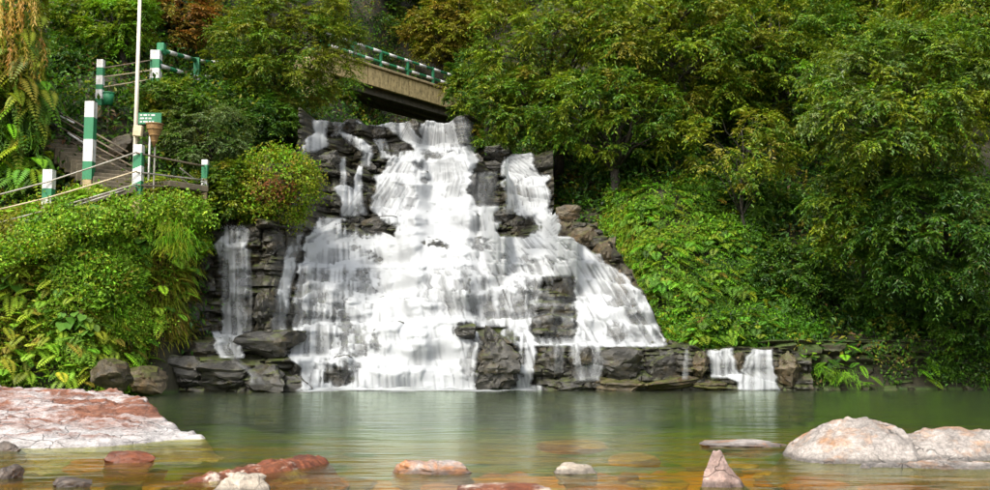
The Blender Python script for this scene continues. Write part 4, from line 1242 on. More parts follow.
def small_leaves(lv, g, pos, nrm, pal, n_per=9, rad=0.16, L=0.085, W=0.05, lift=0.06, up=0.7):
    n = len(pos)
    p = np.repeat(pos + nrm * lift, n_per, 0) + g.normal(size=(n * n_per, 3)) * rad * 0.55
    p += np.repeat(nrm, n_per, 0) * np.abs(g.normal(size=(n * n_per, 1))) * rad * 0.5
    base = np.repeat(tints(g, n, pal, 0.25), n_per, 0)
    m = len(p)
    ax = g.normal(size=(m, 3)) + np.repeat(nrm, n_per, 0) * 0.4 + np.array([0, -0.1, -0.35])
    nr = np.array([0, 0, 1]) * up + np.repeat(nrm, n_per, 0) * 0.7 + g.normal(size=(m, 3)) * 0.4
    lv.add(p, ax, nr, L * g.uniform(0.6, 1.3, m), W * g.uniform(0.7, 1.3, m), np.clip(base * (1 + 0.2 * g.normal(size=(m, 1))), 0.003, 0.6))
def blades(lv, g, pos, nrm, pal, n_per=12, ln=0.4, w=0.014, hang=1.0):
    n = len(pos) * n_per
    p0 = np.repeat(pos, n_per, 0) + g.normal(size=(n, 3)) * 0.05
    d = unit(np.repeat(nrm, n_per, 0) * 0.6 + g.normal(size=(n, 3)) * 0.45 + np.array([0, -0.2, 0.45]))
    l = ln * g.uniform(0.5, 1.3, n)
    col = np.clip(np.repeat(tints(g, len(pos), pal, 0.2), n_per, 0) * (1 + 0.2 * g.normal(size=(n, 1))), 0.003, 0.6)
    p = p0
    for k in range(3):
        lv.add(p, d, unit(np.array([0, -0.3, 1.0]) + g.normal(size=(n, 3)) * 0.2), l * 0.42, w, col, 0.05)
        p = p + unit(d) * (l * 0.34)[:, None]
        d = unit(d); d[:, 2] -= hang * 0.75
# ------------------------------------------------------------------ drooping fronds on the near left
def hanging_tree():
    g = np.random.default_rng(77)
    base = (-11.4, 23.6)
    b = np.array([base[0] - 1.2, base[1], Hs(base[0] - 1.2, base[1]) - 0.2])
    root = thing('fern_tree', 'drooping tree with hanging dry golden fronds beside the lower path', 'tree', tuple(b))
    lv = Leaves()
    def strands(n, pxr, pyr, lr, pal, Yr, L, W):
        for i in range(n):
            u, v, Y = g.uniform(*pxr), g.uniform(*pyr), g.uniform(*Yr)
            p0 = np.array(P(u, v, Y)); ln = g.uniform(*lr); K = int(ln / 0.028)
            s = np.linspace(0, 1, K)
            sw = np.array([g.uniform(-0.05, 0.35), g.uniform(-0.25, 0.1), 0])
            pos = p0 + sw * (np.sin(s * 1.5))[:, None] * ln * 0.7; pos[:, 2] -= s ** 1.3 * ln
            ax = np.stack([g.normal(size=K) * 0.55, g.normal(size=K) * 0.55, -np.ones(K)], 1)
            nr = unit(np.array([0.1, -1, 0.5]) + g.normal(size=(K, 3)) * 0.5)
            bc = tints(g, 1, pal, 0.2)
            lv.add(pos, ax, nr, L * g.uniform(0.6, 1.2, K), W * g.uniform(0.7, 1.2, K), np.clip(tints(g, K, pal, 0.25) * 0.4 + bc * 0.6, 0.003, 0.6))
    def sprays(n, pxr, pyr, ln, pal, Yr):
        p = np.array([P(g.uniform(*pxr), g.uniform(*pyr), g.uniform(*Yr)) for _ in range(n)])
        fern_fronds(lv, g, p, np.tile([[0.35, -0.7, 0.1]], (n, 1)), ln, pal, 14, 0.9, 1.5, 0.5)
    sprays(420, (-40, 40), (-30, 100), 0.62, [(3, YG), (3, OL), (1, GO), (1, MG)], (23.0, 24.6))
    sprays(380, (-40, 46), (70, 185), 0.62, [(3, MG), (3, BRT), (1, YG)], (23.2, 24.8))
    strands(30, (-40, 40), (-30, 40), (0.5, 1.1), [(3, YG), (2, OL), (1, BR)], (22.8, 24), 0.13, 0.028)
    strands(50, (-40, 46), (10, 80), (0.5, 1.2), [(3, YG), (2, MG), (2, OL)], (22.8, 24), 0.13, 0.028)
    strands(46, (-30, 34), (-25, 6), (0.5, 0.9), [(3, (0.40, 0.24, 0.05)), (2, (0.50, 0.33, 0.10)), (1, GO)], (22.5, 23.0), 0.13, 0.030)
    strands(30, (-10, 44), (30, 60), (0.4, 0.7), [(3, GO), (1, (0.36, 0.2, 0.06))], (22.5, 23.2), 0.13, 0.028)
    strands(60, (-40, 44), (90, 130), (0.5, 1.1), [(3, MG), (3, (0.05, 0.12, 0.015)), (1, YG)], (23, 24.4), 0.12, 0.026)
    strands(60, (-40, 10), (60, 180), (0.4, 1.0), [(3, DG), (2, MG)], (23, 24.5), 0.13, 0.04)
    obj('crown', lv.mesh('crown', b), M_FERN, root)
    mb = MB()
    t = np.array(P(-30, -30, 23.8)) - b
    mb.tube([(0, 0, 0), t * 0.5 + np.array([-0.2, 0.1, 0]), t], [0.22, 0.17, 0.12], 8)
    for k in range(12):
        e = np.array(P(g.uniform(-20, 45), g.uniform(-20, 150), 23.8)) - b
        s = t * g.uniform(0.5, 1.0)
        mb.tube([s, (s + e) / 2 + np.array([0, 0, 0.25]), e], [0.05, 0.03, 0.012], 5)
    mb.build('trunk', M_BARK, root, True)
hanging_tree()

gg = np.random.default_rng(123)
LB = [(-20, 235), (0, 228), (40, 210), (95, 198), (150, 188), (200, 186), (212, 196), (206, 228), (186, 262), (176, 310), (150, 345), (128, 400), (-20, 400)]
def cover(name, label, cat, fill):
    lv = Leaves(); fill(lv)
    return tag(obj(name, lv.mesh(name), M_FERN), label, cat, kind='stuff')
def left_small(lv):
    p, n = ground_samples(gg, 7000, (-12.5, -6.0, 20.5, 25.2), LB)
    q = fbm(p[:, 0] * 0.9, p[:, 2] * 0.9, 0, 91, 3)
    lump = fbm(p[:, 0] * 1.3, p[:, 2] * 1.5, 0, 191, 4)
    p = p + n * (np.clip((lump - 0.42) * 1.2, -0.05, 0.4) * sstep(0.75, 0.4, n[:, 2]))[:, None]
    keep = (lump > 0.36) | (gg.random(len(p)) < 0.25)
    p, n, q = p[keep], n[keep], q[keep]
    for lo, hi, pal in ((0, 0.45, [(4, (0.19, 0.34, 0.025)), (2, (0.2, 0.26, 0.02)), (1, BRT)]), (0.45, 0.55, [(1, MG), (4, (0.17, 0.32, 0.02)), (1, YG)]), (0.55, 1, [(4, (0.22, 0.25, 0.022)), (2, OL), (1, GO), (1, BRT)])):
        k = (q >= lo) & (q < hi)
        z_ = 0.055 if lo == 0 else (0.09 if lo < 0.5 else 0.068)
        small_leaves(lv, gg, p[k], n[k], pal, 14, 0.17, z_, z_ * 0.62)
cover('leafy_ground_cover', 'bright leafy plants matting the steep left bank', 'ground cover', left_small)
def left_ferns(lv):
    p, n = ground_samples(gg, 1500, (-12.5, -6.0, 20.5, 25.2), LB)
    p = p + n * gg.uniform(0.0, 0.3, (len(p), 1))
    fern_fronds(lv, gg, p, n, 0.42, [(4, (0.18, 0.33, 0.02)), (3, (0.24, 0.29, 0.02)), (1, MG), (0.5, GO)], 12)
cover('fern_cover', 'arching ferns growing through the plants of the left bank', 'ferns', left_ferns)
def left_grass(lv):
    p, n = ground_samples(gg, 420, (-12.5, -6.0, 20.5, 25.2), [(95, 205), (216, 200), (196, 262), (190, 330), (160, 350), (90, 345), (120, 290)])
    blades(lv, gg, p, n, [(3, YG), (2, OL), (2, GO), (1, BR)], 16, 0.42, 0.016, 1.2)
    for c in ((108, 335, 0.3), (96, 330, 0.3), (118, 332, 0.25), (172, 250, 0.2), (185, 262, 0.2)):
        q = np.array([P(c[0], c[1] - 14, 22.25)]) + gg.normal(size=(14, 3)) * 0.12
        blades(lv, gg, q, np.tile([[0, -0.8, 0.5]], (14, 1)), [(3, BRT), (2, YG)], 15, 0.42, 0.014, 1.3)
cover('hanging_grass', 'tufts of long grass hanging from the left bank', 'grass', left_grass)
RBK = [(598, 232), (612, 205), (650, 188), (705, 184), (750, 215), (775, 260), (800, 300), (820, 345), (700, 352), (664, 345), (640, 300), (615, 265)]
def path_edge(lv):
    n = 520
    u = gg.uniform(-25, 212, n)
    v = np.interp(u, [-25, 0, 47, 95, 137, 170, 212], [254, 244, 222, 208, 196, 194, 195]) + gg.uniform(0, 26, n) + (fbm(u * 0.05, u * 0, 0, 33, 3) - 0.2) * 18
    Y = np.interp(u, [-25, 47, 137, 212], [21.7, 21.85, 22.25, 23.6]) - 0.012 * (v - 200)
    p = np.array([P(a, b, c) for a, b, c in zip(u, v, Y)])
    small_leaves(lv, gg, p, np.tile([[0, -0.6, 0.7]], (n, 1)), [(4, (0.17, 0.30, 0.02)), (3, (0.21, 0.27, 0.02)), (2, BRT), (1, MG)], 11, 0.17, 0.085, 0.05)
cover('path_edge_plants', 'low bright plants spilling over the edge of the lower path', 'plants', path_edge)
def right_ferns(lv):
    p, n = ground_samples(gg, 3400, (2.0, 8.6, 24.8, 30.5), RBK)
    lump = fbm(p[:, 0] * 1.4, p[:, 2] * 1.6, 0, 291, 4)
    p = p + n * np.clip((lump - 0.42) * 1.6, 0, 0.5)[:, None]
    kk = (lump > 0.38) | (gg.random(len(p)) < 0.3); p, n = p[kk], n[kk]
    px, py = proj(p[:, 0], p[:, 1], p[:, 2])
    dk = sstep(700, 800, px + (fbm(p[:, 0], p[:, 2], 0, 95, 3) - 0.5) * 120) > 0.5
    fern_fronds(lv, gg, p[~dk], n[~dk], 0.46, [(5, (0.095, 0.225, 0.012)), (3, (0.165, 0.235, 0.014)), (2, MG), (0.3, GO)], 11, wd=0.075, up=0.9, hang=1.1)
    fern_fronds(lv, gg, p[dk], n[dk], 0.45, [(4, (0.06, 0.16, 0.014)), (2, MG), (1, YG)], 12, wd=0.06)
    pe, ne = ground_samples(gg, 110, (1.8, 5.0, 24.8, 29.5), [(596, 225), (625, 200), (640, 215), (650, 300), (668, 345), (650, 340), (615, 270)])
    blades(lv, gg, pe, ne, [(3, (0.16, 0.25, 0.02)), (2, YG), (1, GO)], 16, 0.5, 0.016, 1.2)
cover('fern_bank', 'bright green ferns covering the bank right of the waterfall', 'ferns', right_ferns)
def right_small(lv):
    p, n = ground_samples(gg, 3600, (2.0, 9.2, 24.6, 30.5), RBK)
    lump = fbm(p[:, 0] * 1.4, p[:, 2] * 1.6, 0, 291, 4); q = fbm(p[:, 0] * 0.8, p[:, 2] * 0.8, 0, 292, 3)
    p = p + n * np.clip((lump - 0.42) * 1.6, 0, 0.5)[:, None]
    for m_, pal, z_ in ((q < 0.46, [(4, BRT), (3, MG), (1, YG)], 0.10), (q >= 0.46, [(4, (0.115, 0.235, 0.012)), (3, (0.165, 0.225, 0.014)), (1, MG)], 0.075)):
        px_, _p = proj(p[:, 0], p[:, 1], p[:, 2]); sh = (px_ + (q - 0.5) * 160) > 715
        gap = (lump > 0.40) | (gg.random(len(p)) < 0.35)
        a_, b_ = m_ & ~sh & gap, m_ & sh & gap
        small_leaves(lv, gg, p[a_], n[a_], pal, 9, 0.19, z_, z_ * 0.5)
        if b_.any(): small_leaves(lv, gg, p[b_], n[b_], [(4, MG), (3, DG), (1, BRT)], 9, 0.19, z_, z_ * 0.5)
    p, n = ground_samples(gg, 900, (4.0, 9.4, 24.9, 26.4), [(655, 322), (700, 318), (800, 325), (825, 338), (815, 350), (690, 352), (660, 346)])
    small_leaves(lv, gg, p, n, [(5, (0.065, 0.18, 0.012)), (2, BRT)], 12, 0.2, 0.09, 0.055)
cover('leafy_bank_cover', 'low leafy plants along the ledge above the short falls', 'ground cover', right_small)
def undergrowth(lv):
    for box, n in (((-13, -5.5, 23.5, 36), 3600), ((1.5, 15, 25.2, 36), 5000), ((-7, 3, 33, 48), 2600)):
        p, nr = ground_samples(gg, n, box)
        px, py = proj(p[:, 0], p[:, 1], p[:, 2])
        kk = ~in_poly(px, py, RBK) & ~in_poly(px, py, LB)
        p, nr = p[kk], nr[kk]
        small_leaves(lv, gg, p, nr, [(4, DG), (4, MG), (1, OL), (0.5, BR)], 9, 0.3, 0.16, 0.08, 0.12)
    p, nr = ground_samples(gg, 1600, (1.5, 14, 25.2, 34))
    px, py = proj(p[:, 0], p[:, 1], p[:, 2]); kk = ~in_poly(px, py, RBK); p, nr = p[kk], nr[kk]
    fern_fronds(lv, gg, p, nr, 0.6, [(3, DG), (3, MG)], 10)
    p, nr = ground_samples(gg, 900, (-12, -5.5, 24, 33))
    fern_fronds(lv, gg, p, nr, 0.5, [(2, DG), (4, MG), (1, YG)], 10)
cover('undergrowth', 'dark undergrowth covering the shaded slopes under the trees', 'undergrowth', undergrowth)
# mossy bush on the corner of the rock wall
def moss_bush():
    g = np.random.default_rng(31)
    c = np.array(P(276, 188, 25.3)); a = np.array([0.92, 0.8, 0.74])
    b = np.array([c[0], c[1] + 0.2, Hs(c[0], c[1] + 0.2) - 0.1])
    root = thing('bush', 'rounded yellow green bush with a rusty patch at the waterfall corner', 'bush', tuple(b))
    lv = Leaves(); n = 900
    u = unit(g.normal(size=(n, 3))); u = u[u[:, 1] < 0.4]
    p = c + u * a * (0.62 + 0.75 * fbm(u[:, 0] * 2, u[:, 1] * 2, u[:, 2] * 2, 7, 4))[:, None]
    p[:, 0] -= 0.35 * np.clip(c[2] - p[:, 2], 0, 1)
    px, py = proj(p[:, 0], p[:, 1], p[:, 2])
    red = np.hypot((px - 273) / 16, (py - 189) / 13) < 0.8 + 0.4 * g.random(len(px))
    small_leaves(lv, g, p[~red], u[~red], [(4, YG), (3, (0.16, 0.18, 0.015)), (3, BRT), (0.7, GO)], 11, 0.17, 0.08, 0.05)
    small_leaves(lv, g, p[red], u[red], [(3, (0.13, 0.05, 0.015)), (2, OL), (1, (0.18, 0.08, 0.02)), (1, YG)], 11, 0.15, 0.08, 0.045)
    for k in range(34):
        uu = unit(g.normal(size=3)); uu[1] = -abs(uu[1])
        clump_leaves(lv, g, c + uu * a * g.uniform(0.75, 1.0), unit(uu + np.array([0, 0, 0.3])), g.uniform(0.25, 0.5), 9, 10, 0.085, 0.045, [(4, YG), (3, BRT), (1, OL)], 0.4, lean=0.9)
    obj('crown', lv.mesh('crown', b), M_FERN, root)
    mb = MB()
    for k in range(5):
        e = c + unit(g.normal(size=3)) * a * 0.6 - b
        mb.tube([(0, 0, 0), e * 0.5 + np.array([0, 0, 0.1]), e], [0.05, 0.03, 0.01], 5)
    mb.build('stem', M_BARK, root, True)
    cm = rock_mesh('mossy_core', (1.5, 1.3, 1.35), 888, 4)
    obj('mossy_core', cm, M_BROWN, root, tuple(c - b + np.array([0, 0.1, -0.05])))
moss_bush()

# ------------------------------------------------------------------ railings, stairs, sign and bridge
def post(parent, px, py_top, py_bot, Y, w, bands, slant=0.0, below=0.5):
    w = w * 0.74
    """Square concrete post with painted bands (photo rows top to bottom), part of a railing."""
    top, bot = P(px, py_top, Y), P(px, py_bot, Y)
    h = top.z - bot.z
    core = MB().box((bot.x, Y, (top.z + bot.z - below) / 2 - 0.004), (w, w, h + below - 0.008)).build('post', M_CONC, parent, bevel=0.012)
    z = top.z
    tot = sum(b for b, _ in bands)
    for f, col in bands:
        bh = h * f / tot
        m = MB().box((bot.x, Y, z - bh / 2), (w + 0.008, w + 0.008, bh))
        if slant: m.v = [(x, y, zz + slant * (x - bot.x) if abs(zz - top.z) > 0.01 else zz) for x, y, zz in m.v]
        m.build('white_band' if col == 'w' else 'green_band', M_WHITE if col == 'w' else M_GREEN, core)
        z -= bh
    return core
def rail(parent, pts, r, mat, name='rail'):
    q = []
    for a, b in zip(pts[:-1], pts[1:]):
        a, b = Vector(a), Vector(b)
        for s in np.linspace(0, 1, 5)[:-1]:
            p = a.lerp(b, s); p.z -= 0.008 * math.sin(math.pi * s) * (a - b).length * 0.4
            q.append(p)
    q.append(Vector(pts[-1]))
    return MB().tube(q, r, 6).build(name, mat, parent, True)
lr = thing('path_railing', 'lower path railing with green and white posts and three pale rails', 'railing', tuple(P(90, 215, 22.4)))
def rel(o, root):   # keep world placement when the root stands at its base
    for c in root.children: c.location = -root.location
post(lr, 47.5, 170, 222, 22.2, 0.26, [(19, 'w'), (10, 'g'), (14, 'w'), (9, 'g')])
post(lr, 137.5, 145, 196, 22.6, 0.24, [(10, 'w'), (13, 'g'), (15, 'w'), (13, 'g')], slant=0.45)
post(lr, 204.5, 160, 192, 24.3, 0.17, [(5, 'w'), (14, 'g'), (11, 'w'), (2, 'g')])
for (ya, yb, yc, yd, m) in ((194, 182, 152, 166, M_PIPE), (208, 198, 171, 180, M_CREAM), (222, 210, 184, 188, M_PIPE)):
    rail(lr, [P(-30, ya + 8, 21.6), P(47, yb, 22.05), P(137, yc, 22.45)], 0.017, m)
    rail(lr, [P(137, yc + 1, 22.45), P(204, yd, 24.2)], 0.021, M_DARKPIPE if m != M_CREAM else M_PIPE)
rail(lr, [P(-30, 238, 21.6), P(47, 214, 22.05), P(125, 190, 22.4)], 0.017, M_PIPE)
rail(lr, [P(180, 168, 23.6), P(198, 182, 24.1)], 0.016, M_PIPE)
rail(lr, [P(180, 178, 23.6), P(198, 190, 24.1)], 0.016, M_PIPE)
rel(None, lr)
st = thing('stair_railing', 'stair railing with tall striped posts climbing beside the stone stairs', 'railing', tuple(P(88, 190, 23.3)))
post(st, 88.5, 102, 180, 23.4, 0.27, [(16, 'w'), (22, 'g'), (22, 'w'), (18, 'g')], below=0.45)
post(st, 99.5, 60, 106, 25.6, 0.20, [(8, 'w'), (8, 'g'), (9, 'w'), (5, 'g'), (9, 'w'), (7, 'g')], below=0.3)
for k, (a, b) in enumerate((((52, 108), (128, 152)), ((56, 117), (128, 158)), ((54, 124), (132, 166)), ((60, 136), (136, 176)))):
    rail(st, [P(a[0], a[1], 24.6), P(b[0], b[1], 23.9)], 0.022, M_DARKPIPE)
rail(st, [P(60, 116, 24.5), P(74, 123, 24.35)], 0.026, M_WHITE)
rail(st, [P(68, 133, 24.4), P(84, 143, 24.2)], 0.026, M_WHITE)
for yy1, yy2, m in ((68, 60, M_DARKPIPE), (77, 70, M_CREAM), (87, 79, M_CREAM)):
    rail(st, [P(103, yy1, 25.6), P(152, yy2, 26.9)], 0.018, m)
rel(None, st)
ur = thing('upper_railing', 'upper path railing with banded pipes and a thick striped end post', 'railing', tuple(P(180, 88, 28)))
post(ur, 155.5, 51, 86, 27.0, 0.31, [(9, 'w'), (9, 'g'), (10, 'w'), (7, 'g')], below=0.5)
post(ur, 196.5, 58, 88, 29.6, 0.2, [(12, 'g'), (6, 'g'), (6, 'w'), (6, 'g')], below=0.6)
post(ur, 229, 52, 86, 31.6, 0.22, [(6, 'g'), (12, 'g'), (8, 'w')], below=0.8)
MB().box(P(161.5, 49, 27.15), (0.2, 0.2, 0.3)).build('green_cap', M_GREEN, ur, bevel=0.02)
def banded_rail(parent, a, b, r, n, start='w'):
    a, b = Vector(a), Vector(b)
    core = MB().tube([a, b], r, 8).build('rail', M_GREEN, parent, True)
    for k in range(n):
        if (k % 2 == 0) == (start == 'w'):
            MB().tube([a.lerp(b, k / n), a.lerp(b, (k + 1) / n)], r + 0.004, 8).build('white_band', M_WHITE, core, True)
banded_rail(ur, P(161, 50, 27.0), P(196, 60, 29.6), 0.055, 5, 'g')
banded_rail(ur, P(161, 66, 27.0), P(196, 77, 29.6), 0.055, 5, 'w')
banded_rail(ur, P(197, 61, 29.6), P(232, 64, 31.6), 0.055, 5, 'w')
banded_rail(ur, P(197, 77, 29.6), P(232, 78, 31.6), 0.055, 5, 'g')
rel(None, ur)
# stairs and path
stair = thing('stone_stairs', 'worn stone stairs climbing behind the tall striped post', 'stairs', tuple(P(100, 190, 23.4)))
for k in range(15):
    s = k / 14
    p = P(138 - 78 * s, 186 - 58 * s, 23.3 + 1.5 * s)
    b = MB().box((p.x - 0.25, p.y + 0.25, p.z - 0.2), (1.2, 0.5, 0.40), Matrix.Rotation(0.5, 3, 'Z')).build('step', M_STEP, stair, bevel=0.02)
rel(None, stair)
pt = thing('path_edging', 'stone edging slabs along the lower path', 'kerb', tuple(P(110, 205, 22.5)))
for a, b in (((60, 212), (86, 203)), ((87, 203), (112, 196)), ((112, 196), (138, 190)), ((140, 187), (166, 184)), ((166, 184), (205, 190))):
    MB().beam(P(a[0], a[1], 22.55 if a[0] < 138 else 23.2), P(b[0], b[1], 22.6 if b[0] < 139 else 23.8), 0.35, 0.14).build('slab', M_STEP, pt, bevel=0.015)
rel(None, pt)
boulder(104, 133, 133, 158, 24.4, M_BROWN, 'grey brown boulder beside the stairs behind the sign', 601, boxy=0.5)
# pole with box
p0, p1 = P(134, 186, 23.0), P(141.6, -25, 23.0)
pl = thing('pole', 'tall thin pale pole rising behind the striped railing post', 'pole', tuple(p0))
MB().tube([(0, 0, -0.3), (0, 0, p1.z - p0.z)], [0.05, 0.034], 10).build('shaft', M_POLE, pl, True)
bx = MB().box(Vector(P(138, 131, 22.88)) - p0, (0.19, 0.12, 0.24), Matrix.Rotation(0.08, 3, 'Y')).build('meter_box', M_CREAM, pl, bevel=0.012)
# sign
s0 = P(150, 118.5, 23.6)
sg = thing('sign', 'small green direction sign with white lettering above the wicker bin', 'sign', (s0.x, s0.y, Hs(s0.x, s0.y)))
hz = s0.z - sg.location.z
MB().box((0, 0, hz), (0.52, 0.025, 0.26)).build('board', M_GREEN, sg, bevel=0.006)
for i, (zz, ws) in enumerate(((0.075, (0.05, 0.08, 0.04, 0.09)), (0.0, (0.09, 0.05, 0.07)), (-0.075, (0.05, 0.10, 0.05, 0.04)))):
    x = -0.22
    for w in ws:
        MB().box((x + w / 2, -0.016, hz + zz), (w, 0.006, 0.035)).build('lettering', M_WHITE, sg)
        x += w + 0.025
MB().tube([(0.0, 0.03, -0.2), (0.0, 0.03, hz + 0.1)], 0.022, 8).build('leg', M_WHITE, sg, True)
# conical wicker bin
b0 = P(154, 147, 23.2)
bn = thing('litter_bin', 'tan cone shaped wicker litter bin beside the pole', 'bin', (b0.x, b0.y, Hs(b0.x, b0.y)))
hb = b0.z - bn.location.z
MB().tube([(0, 0, hb), (0, 0, hb + 0.12), (0, 0, hb + 0.42), (0, 0, hb + 0.52)], [0.02, 0.06, 0.165, 0.185], 20).build('basket', M_BIN, bn, True)
for zz, r in ((0.12, 0.062), (0.26, 0.115), (0.40, 0.164), (0.51, 0.19)):
    MB().tube([(0, 0, hb + zz - 0.012), (0, 0, hb + zz + 0.012)], r + 0.006, 20).build('hoop', M_BIN, bn, True)
MB().tube([(0.0, 0.06, -0.2), (0.0, 0.06, hb + 0.1), (0.0, 0.12, hb + 0.3)], 0.02, 6).build('stand', M_PIPE, bn, True)
b1 = P(108.5, 99, 25.4)
gb = thing('litter_bin', 'small green tub standing against the tall far striped post', 'bin', (b1.x, b1.y, Hs(b1.x, b1.y)))
hb = b1.z - gb.location.z
MB().tube([(0, 0, hb - 0.15), (0, 0, hb + 0.15)], [0.1, 0.135], 16).build('tub', M_GREEN, gb, True)
MB().tube([(0, 0, hb + 0.13), (0, 0, hb + 0.16)], 0.142, 16).build('rim', M_GREEN, gb, True)
MB().tube([(0, 0, -0.2), (0, 0, hb - 0.1)], 0.03, 6).build('stand', M_DARKPIPE, gb, True)
# footbridge
zb = P(355, 63, 37).z
A = P(350, 60, 37); 
def at_z(px, py, z):
    b = (245.0 - py) / F
    Y = (z - CAMZ) / (SP + b * CP) * (CP - b * SP)
    return P(px, py, Y)
A = at_z(346, 60, zb); B = at_z(462, 96, zb)
br = thing('footbridge', 'weathered concrete footbridge crossing the gorge above the waterfall', 'bridge', (A.x, A.y, zb - 1.0))
d = (B - A).normalized(); nn = Vector((-d.y, d.x, 0)); nn = nn if nn.y > 0 else -nn
Lb = (B - A).length
E0, E1 = A - d * 1.2, B + d * 1.2
M3 = Matrix((d, nn, Vector((0, 0, 1)))).transposed()
npan = 8
for k in range(npan):
    c = E0.lerp(E1, (k + 0.5) / npan)
    MB().box(c + Vector((0, 0, -0.33)) + nn * (0.0 + 0.012 * (k % 2)), ((E1 - E0).length / npan - 0.03, 0.14, 0.66), M3).build('fascia_panel', M_FASCIA, br, bevel=0.012)
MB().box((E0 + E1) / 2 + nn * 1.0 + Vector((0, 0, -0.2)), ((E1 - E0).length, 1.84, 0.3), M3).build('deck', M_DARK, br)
MB().box((E0 + E1) / 2 + nn * -0.02 + Vector((0, 0, 0.05)), ((E1 - E0).length, 0.3, 0.09), M3).build('deck_edge', M_CONC, br, bevel=0.015)
for q in (0.35, 1.0, 1.6):
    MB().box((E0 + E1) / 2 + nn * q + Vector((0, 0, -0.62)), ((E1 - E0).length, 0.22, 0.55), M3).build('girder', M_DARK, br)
for e in (E0, E1 + d * 0.3):
    MB().box(e + nn * 1.0 + Vector((0, 0, -1.9)), (0.9, 2.2, 3.4), M3).build('abutment', M_CONC, br, bevel=0.03)
for side in (0.02, 1.85):
    npost = 7
    for k in range(npost):
        c = E0.lerp(E1, k / (npost - 1)) + nn * side
        MB().box(c + Vector((0, 0, 0.42)), (0.09, 0.09, 0.72), M3).build('post', M_GREEN, br, bevel=0.01)
    for zz in (0.34, 0.72):
        banded_rail(br, E0 + nn * side + Vector((0, 0, zz)), E1 + nn * side + Vector((0, 0, zz)), 0.05, 21, 'w' if zz > 0.5 else 'g')
rel(None, br)

# ------------------------------------------------------------------ stone wall along the right bank
wl_ = thing('stone_wall', 'low mossy stone wall along the right shore of the pool', 'wall', (8.5, 24.9, 0))
WP = [rock_mesh('stone', (1, 1, 1), 700 + k, 3, 12, 0.05, 0.8) for k in range(8)]
for p in WP: p.materials.append(M_WALL)
gw = np.random.default_rng(44)
z = -0.3
for row in range(5):
    hgt = gw.uniform(0.24, 0.32)
    x = 6.3 + gw.uniform(0, 0.3)
    while x < 13.2:
        w = gw.uniform(0.3, 0.75)
        o = obj('stone', WP[gw.integers(8)], None, wl_, (x + w / 2 - 8.5, 0.10 * row * 0.4 + gw.uniform(-0.07, 0.07) + 0.05 * (x - 8), z + hgt / 2))
        o.scale = (w * 1.06, 0.6, hgt * 1.1)
        o.rotation_euler = (0, gw.uniform(-0.06, 0.06), gw.uniform(-0.1, 0.1))
        x += w
    z += hgt * 0.97
for k in range(9):
    o = obj('capstone', WP[k % 8], None, wl_, (6.5 + k * 0.78 - 8.5, 0.15 + 0.05 * (6.5 + k * 0.78 - 8), z + 0.02))
    o.scale = (0.8, 0.6, 0.11)
for k in range(26):     # loose stones at the waterline
    x = gw.uniform(6.6, 11.8)
    s = gw.uniform(0.12, 0.34)
    o = obj('stone', WP[gw.integers(8)], None, ground, (x, 24.45 + 0.05 * (x - 8) + gw.uniform(-0.12, 0.1), 0.02))
    o.scale = (s, s * 0.8, s * 0.5)
def wall_plants(lv):
    n = 420
    x = gg.uniform(6.9, 12.2, n); zz = gg.uniform(0.1, 1.15, n)
    p = np.stack([x, 24.62 + 0.05 * (x - 8) + 0.0 * zz, zz], 1)
    q = fbm(x * 1.2, zz * 1.4, 0, 77, 3)
    k = q > 0.52
    nr = np.tile([[0, -1.0, 0.5]], (n, 1))
    small_leaves(lv, gg, p[k], nr[k], [(4, MG), (3, DG), (2, OL), (1, (0.2, 0.15, 0.06))], 9, 0.17, 0.09, 0.05)
    k2 = (q < 0.45)
    fern_fronds(lv, gg, p[k2][:60], nr[k2][:60], 0.4, [(3, MG), (3, BRT), (1, DG)], 12)
    for c in ((830, 376, BRT), (846, 378, BRT), (953, 374, MG), (985, 380, BRT), (940, 368, MG)):
        q = np.array([P(c[0], c[1], 24.3 + 0.02 * (c[0] - 800) / 8)]) + gg.normal(size=(12, 3)) * np.array([0.2, 0.08, 0.06])
        blades(lv, gg, q, np.tile([[0, -0.7, 0.6]], (12, 1)), [(3, c[2]), (1, MG)], 14, 0.28, 0.014, 1.1)
    pp = np.array([P(gg.uniform(925, 1000), gg.uniform(345, 385), 24.6) for _ in range(160)])
    small_leaves(lv, gg, pp, np.tile([[0, -0.8, 0.6]], (160, 1)), [(3, MG), (2, DG), (1, (0.10, 0.16, 0.05))], 9, 0.2, 0.085, 0.05)
cover('wall_plants', 'ferns and small plants growing out of the stone wall', 'plants', wall_plants)

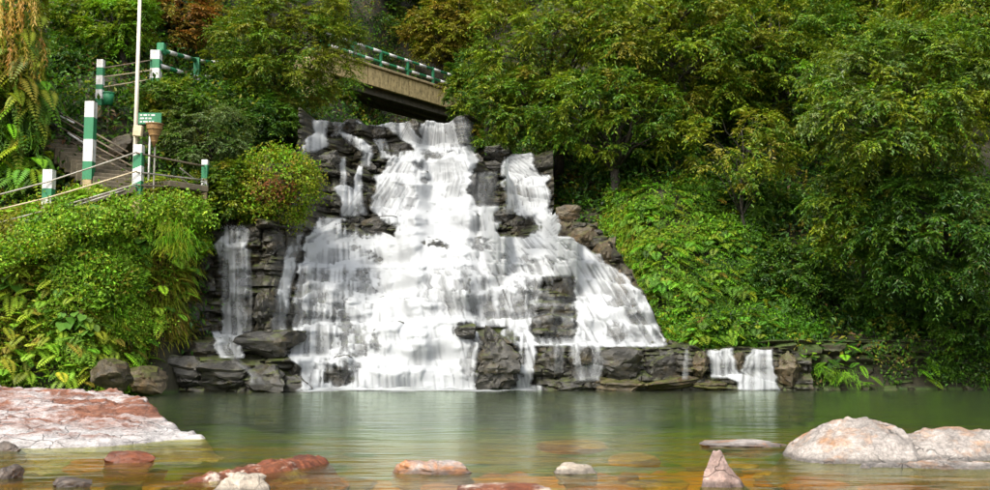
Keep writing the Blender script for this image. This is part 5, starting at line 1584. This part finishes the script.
# ------------------------------------------------------------------ broad leaved plants on the left bank, leaf by leaf
def heart_mesh():
    pts = [(0, 0)]
    n = 11
    prof = [(0, 0.0), (-0.10, 0.22), (0.02, 0.42), (0.25, 0.50), (0.5, 0.42), (0.75, 0.24), (1.0, 0.0)]
    v = [(0, 0, 0)]
    for t, w in prof: v.append((w, t, 0.10 * w - 0.12 * t * t))
    for t, w in prof[1:-1][::-1]: v.append((-w, t, 0.10 * w - 0.12 * t * t))
    m = len(v)
    mid = (0, 0.45, -0.05)
    v[0] = mid
    f = [(0, i, i + 1 if i + 1 < m else 1) for i in range(1, m)]
    me = bpy.data.meshes.new('leaf')
    me.from_pydata(v, [], f)
    for p in me.polygons: p.use_smooth = True
    return me
HM = []
for col in ((0.10, 0.21, 0.03), (0.075, 0.18, 0.02), (0.14, 0.22, 0.045)):
    h = heart_mesh(); attr_col(h, 'tint', np.array([col])); h.materials.append(M_FERN); HM.append(h)
gh = np.random.default_rng(9)
for k in range(30):
    u, v = (gh.uniform(60, 150), gh.uniform(205, 300)) if k < 22 else (gh.uniform(10, 190), gh.uniform(215, 350))
    # find the bank along that ray
    Y = 20.5
    while Y < 26:
        q = P(u, v, Y)
        if Hs(q.x, q.y) > q.z: break
        Y += 0.04
    rt = thing('broadleaf_plant', 'plant with broad heart shaped light green leaves on the left bank', 'plant', (q.x, q.y - 0.10, q.z), 'broad leaved plants on the left bank')
    sm = MB()
    for j in range(gh.integers(4, 8)):
        a = gh.uniform(-2.6, -0.5); r = gh.uniform(0.1, 0.28); e = Vector((math.cos(a) * r, math.sin(a) * r - 0.08, gh.uniform(0.02, 0.3)))
        sm.tube([(0, 0.05, -0.05), (e.x * 0.5, e.y * 0.5, e.z + 0.05), e], 0.006, 4)
        lf = obj('leaf', HM[gh.integers(3)], None, rt, e)
        s = gh.uniform(0.17, 0.30)
        lf.scale = (s, s, s)
        lf.rotation_euler = (gh.uniform(-0.9, -0.3), gh.uniform(-0.3, 0.3), a - math.pi / 2 + gh.uniform(-0.4, 0.4))
    sm.build('stem', M_BARK, rt)
# bleached bare roots hanging on the left bank
rt = P(50, 300, 22.0)
dr = MB()
for k in range(6):
    dr.tube([P(48, 262, 22.0) - rt, P(50 + k * 0.4, 285, 21.9) - rt, P(44 + k * 3.2, 305 + (k % 3) * 2, 21.75) - rt], [0.03, 0.025, 0.012], 5)
tag(dr.build('dead_branch', M_BIN, None, True), 'withered brown branch with forked twigs hanging on the left bank', 'branch').location = rt
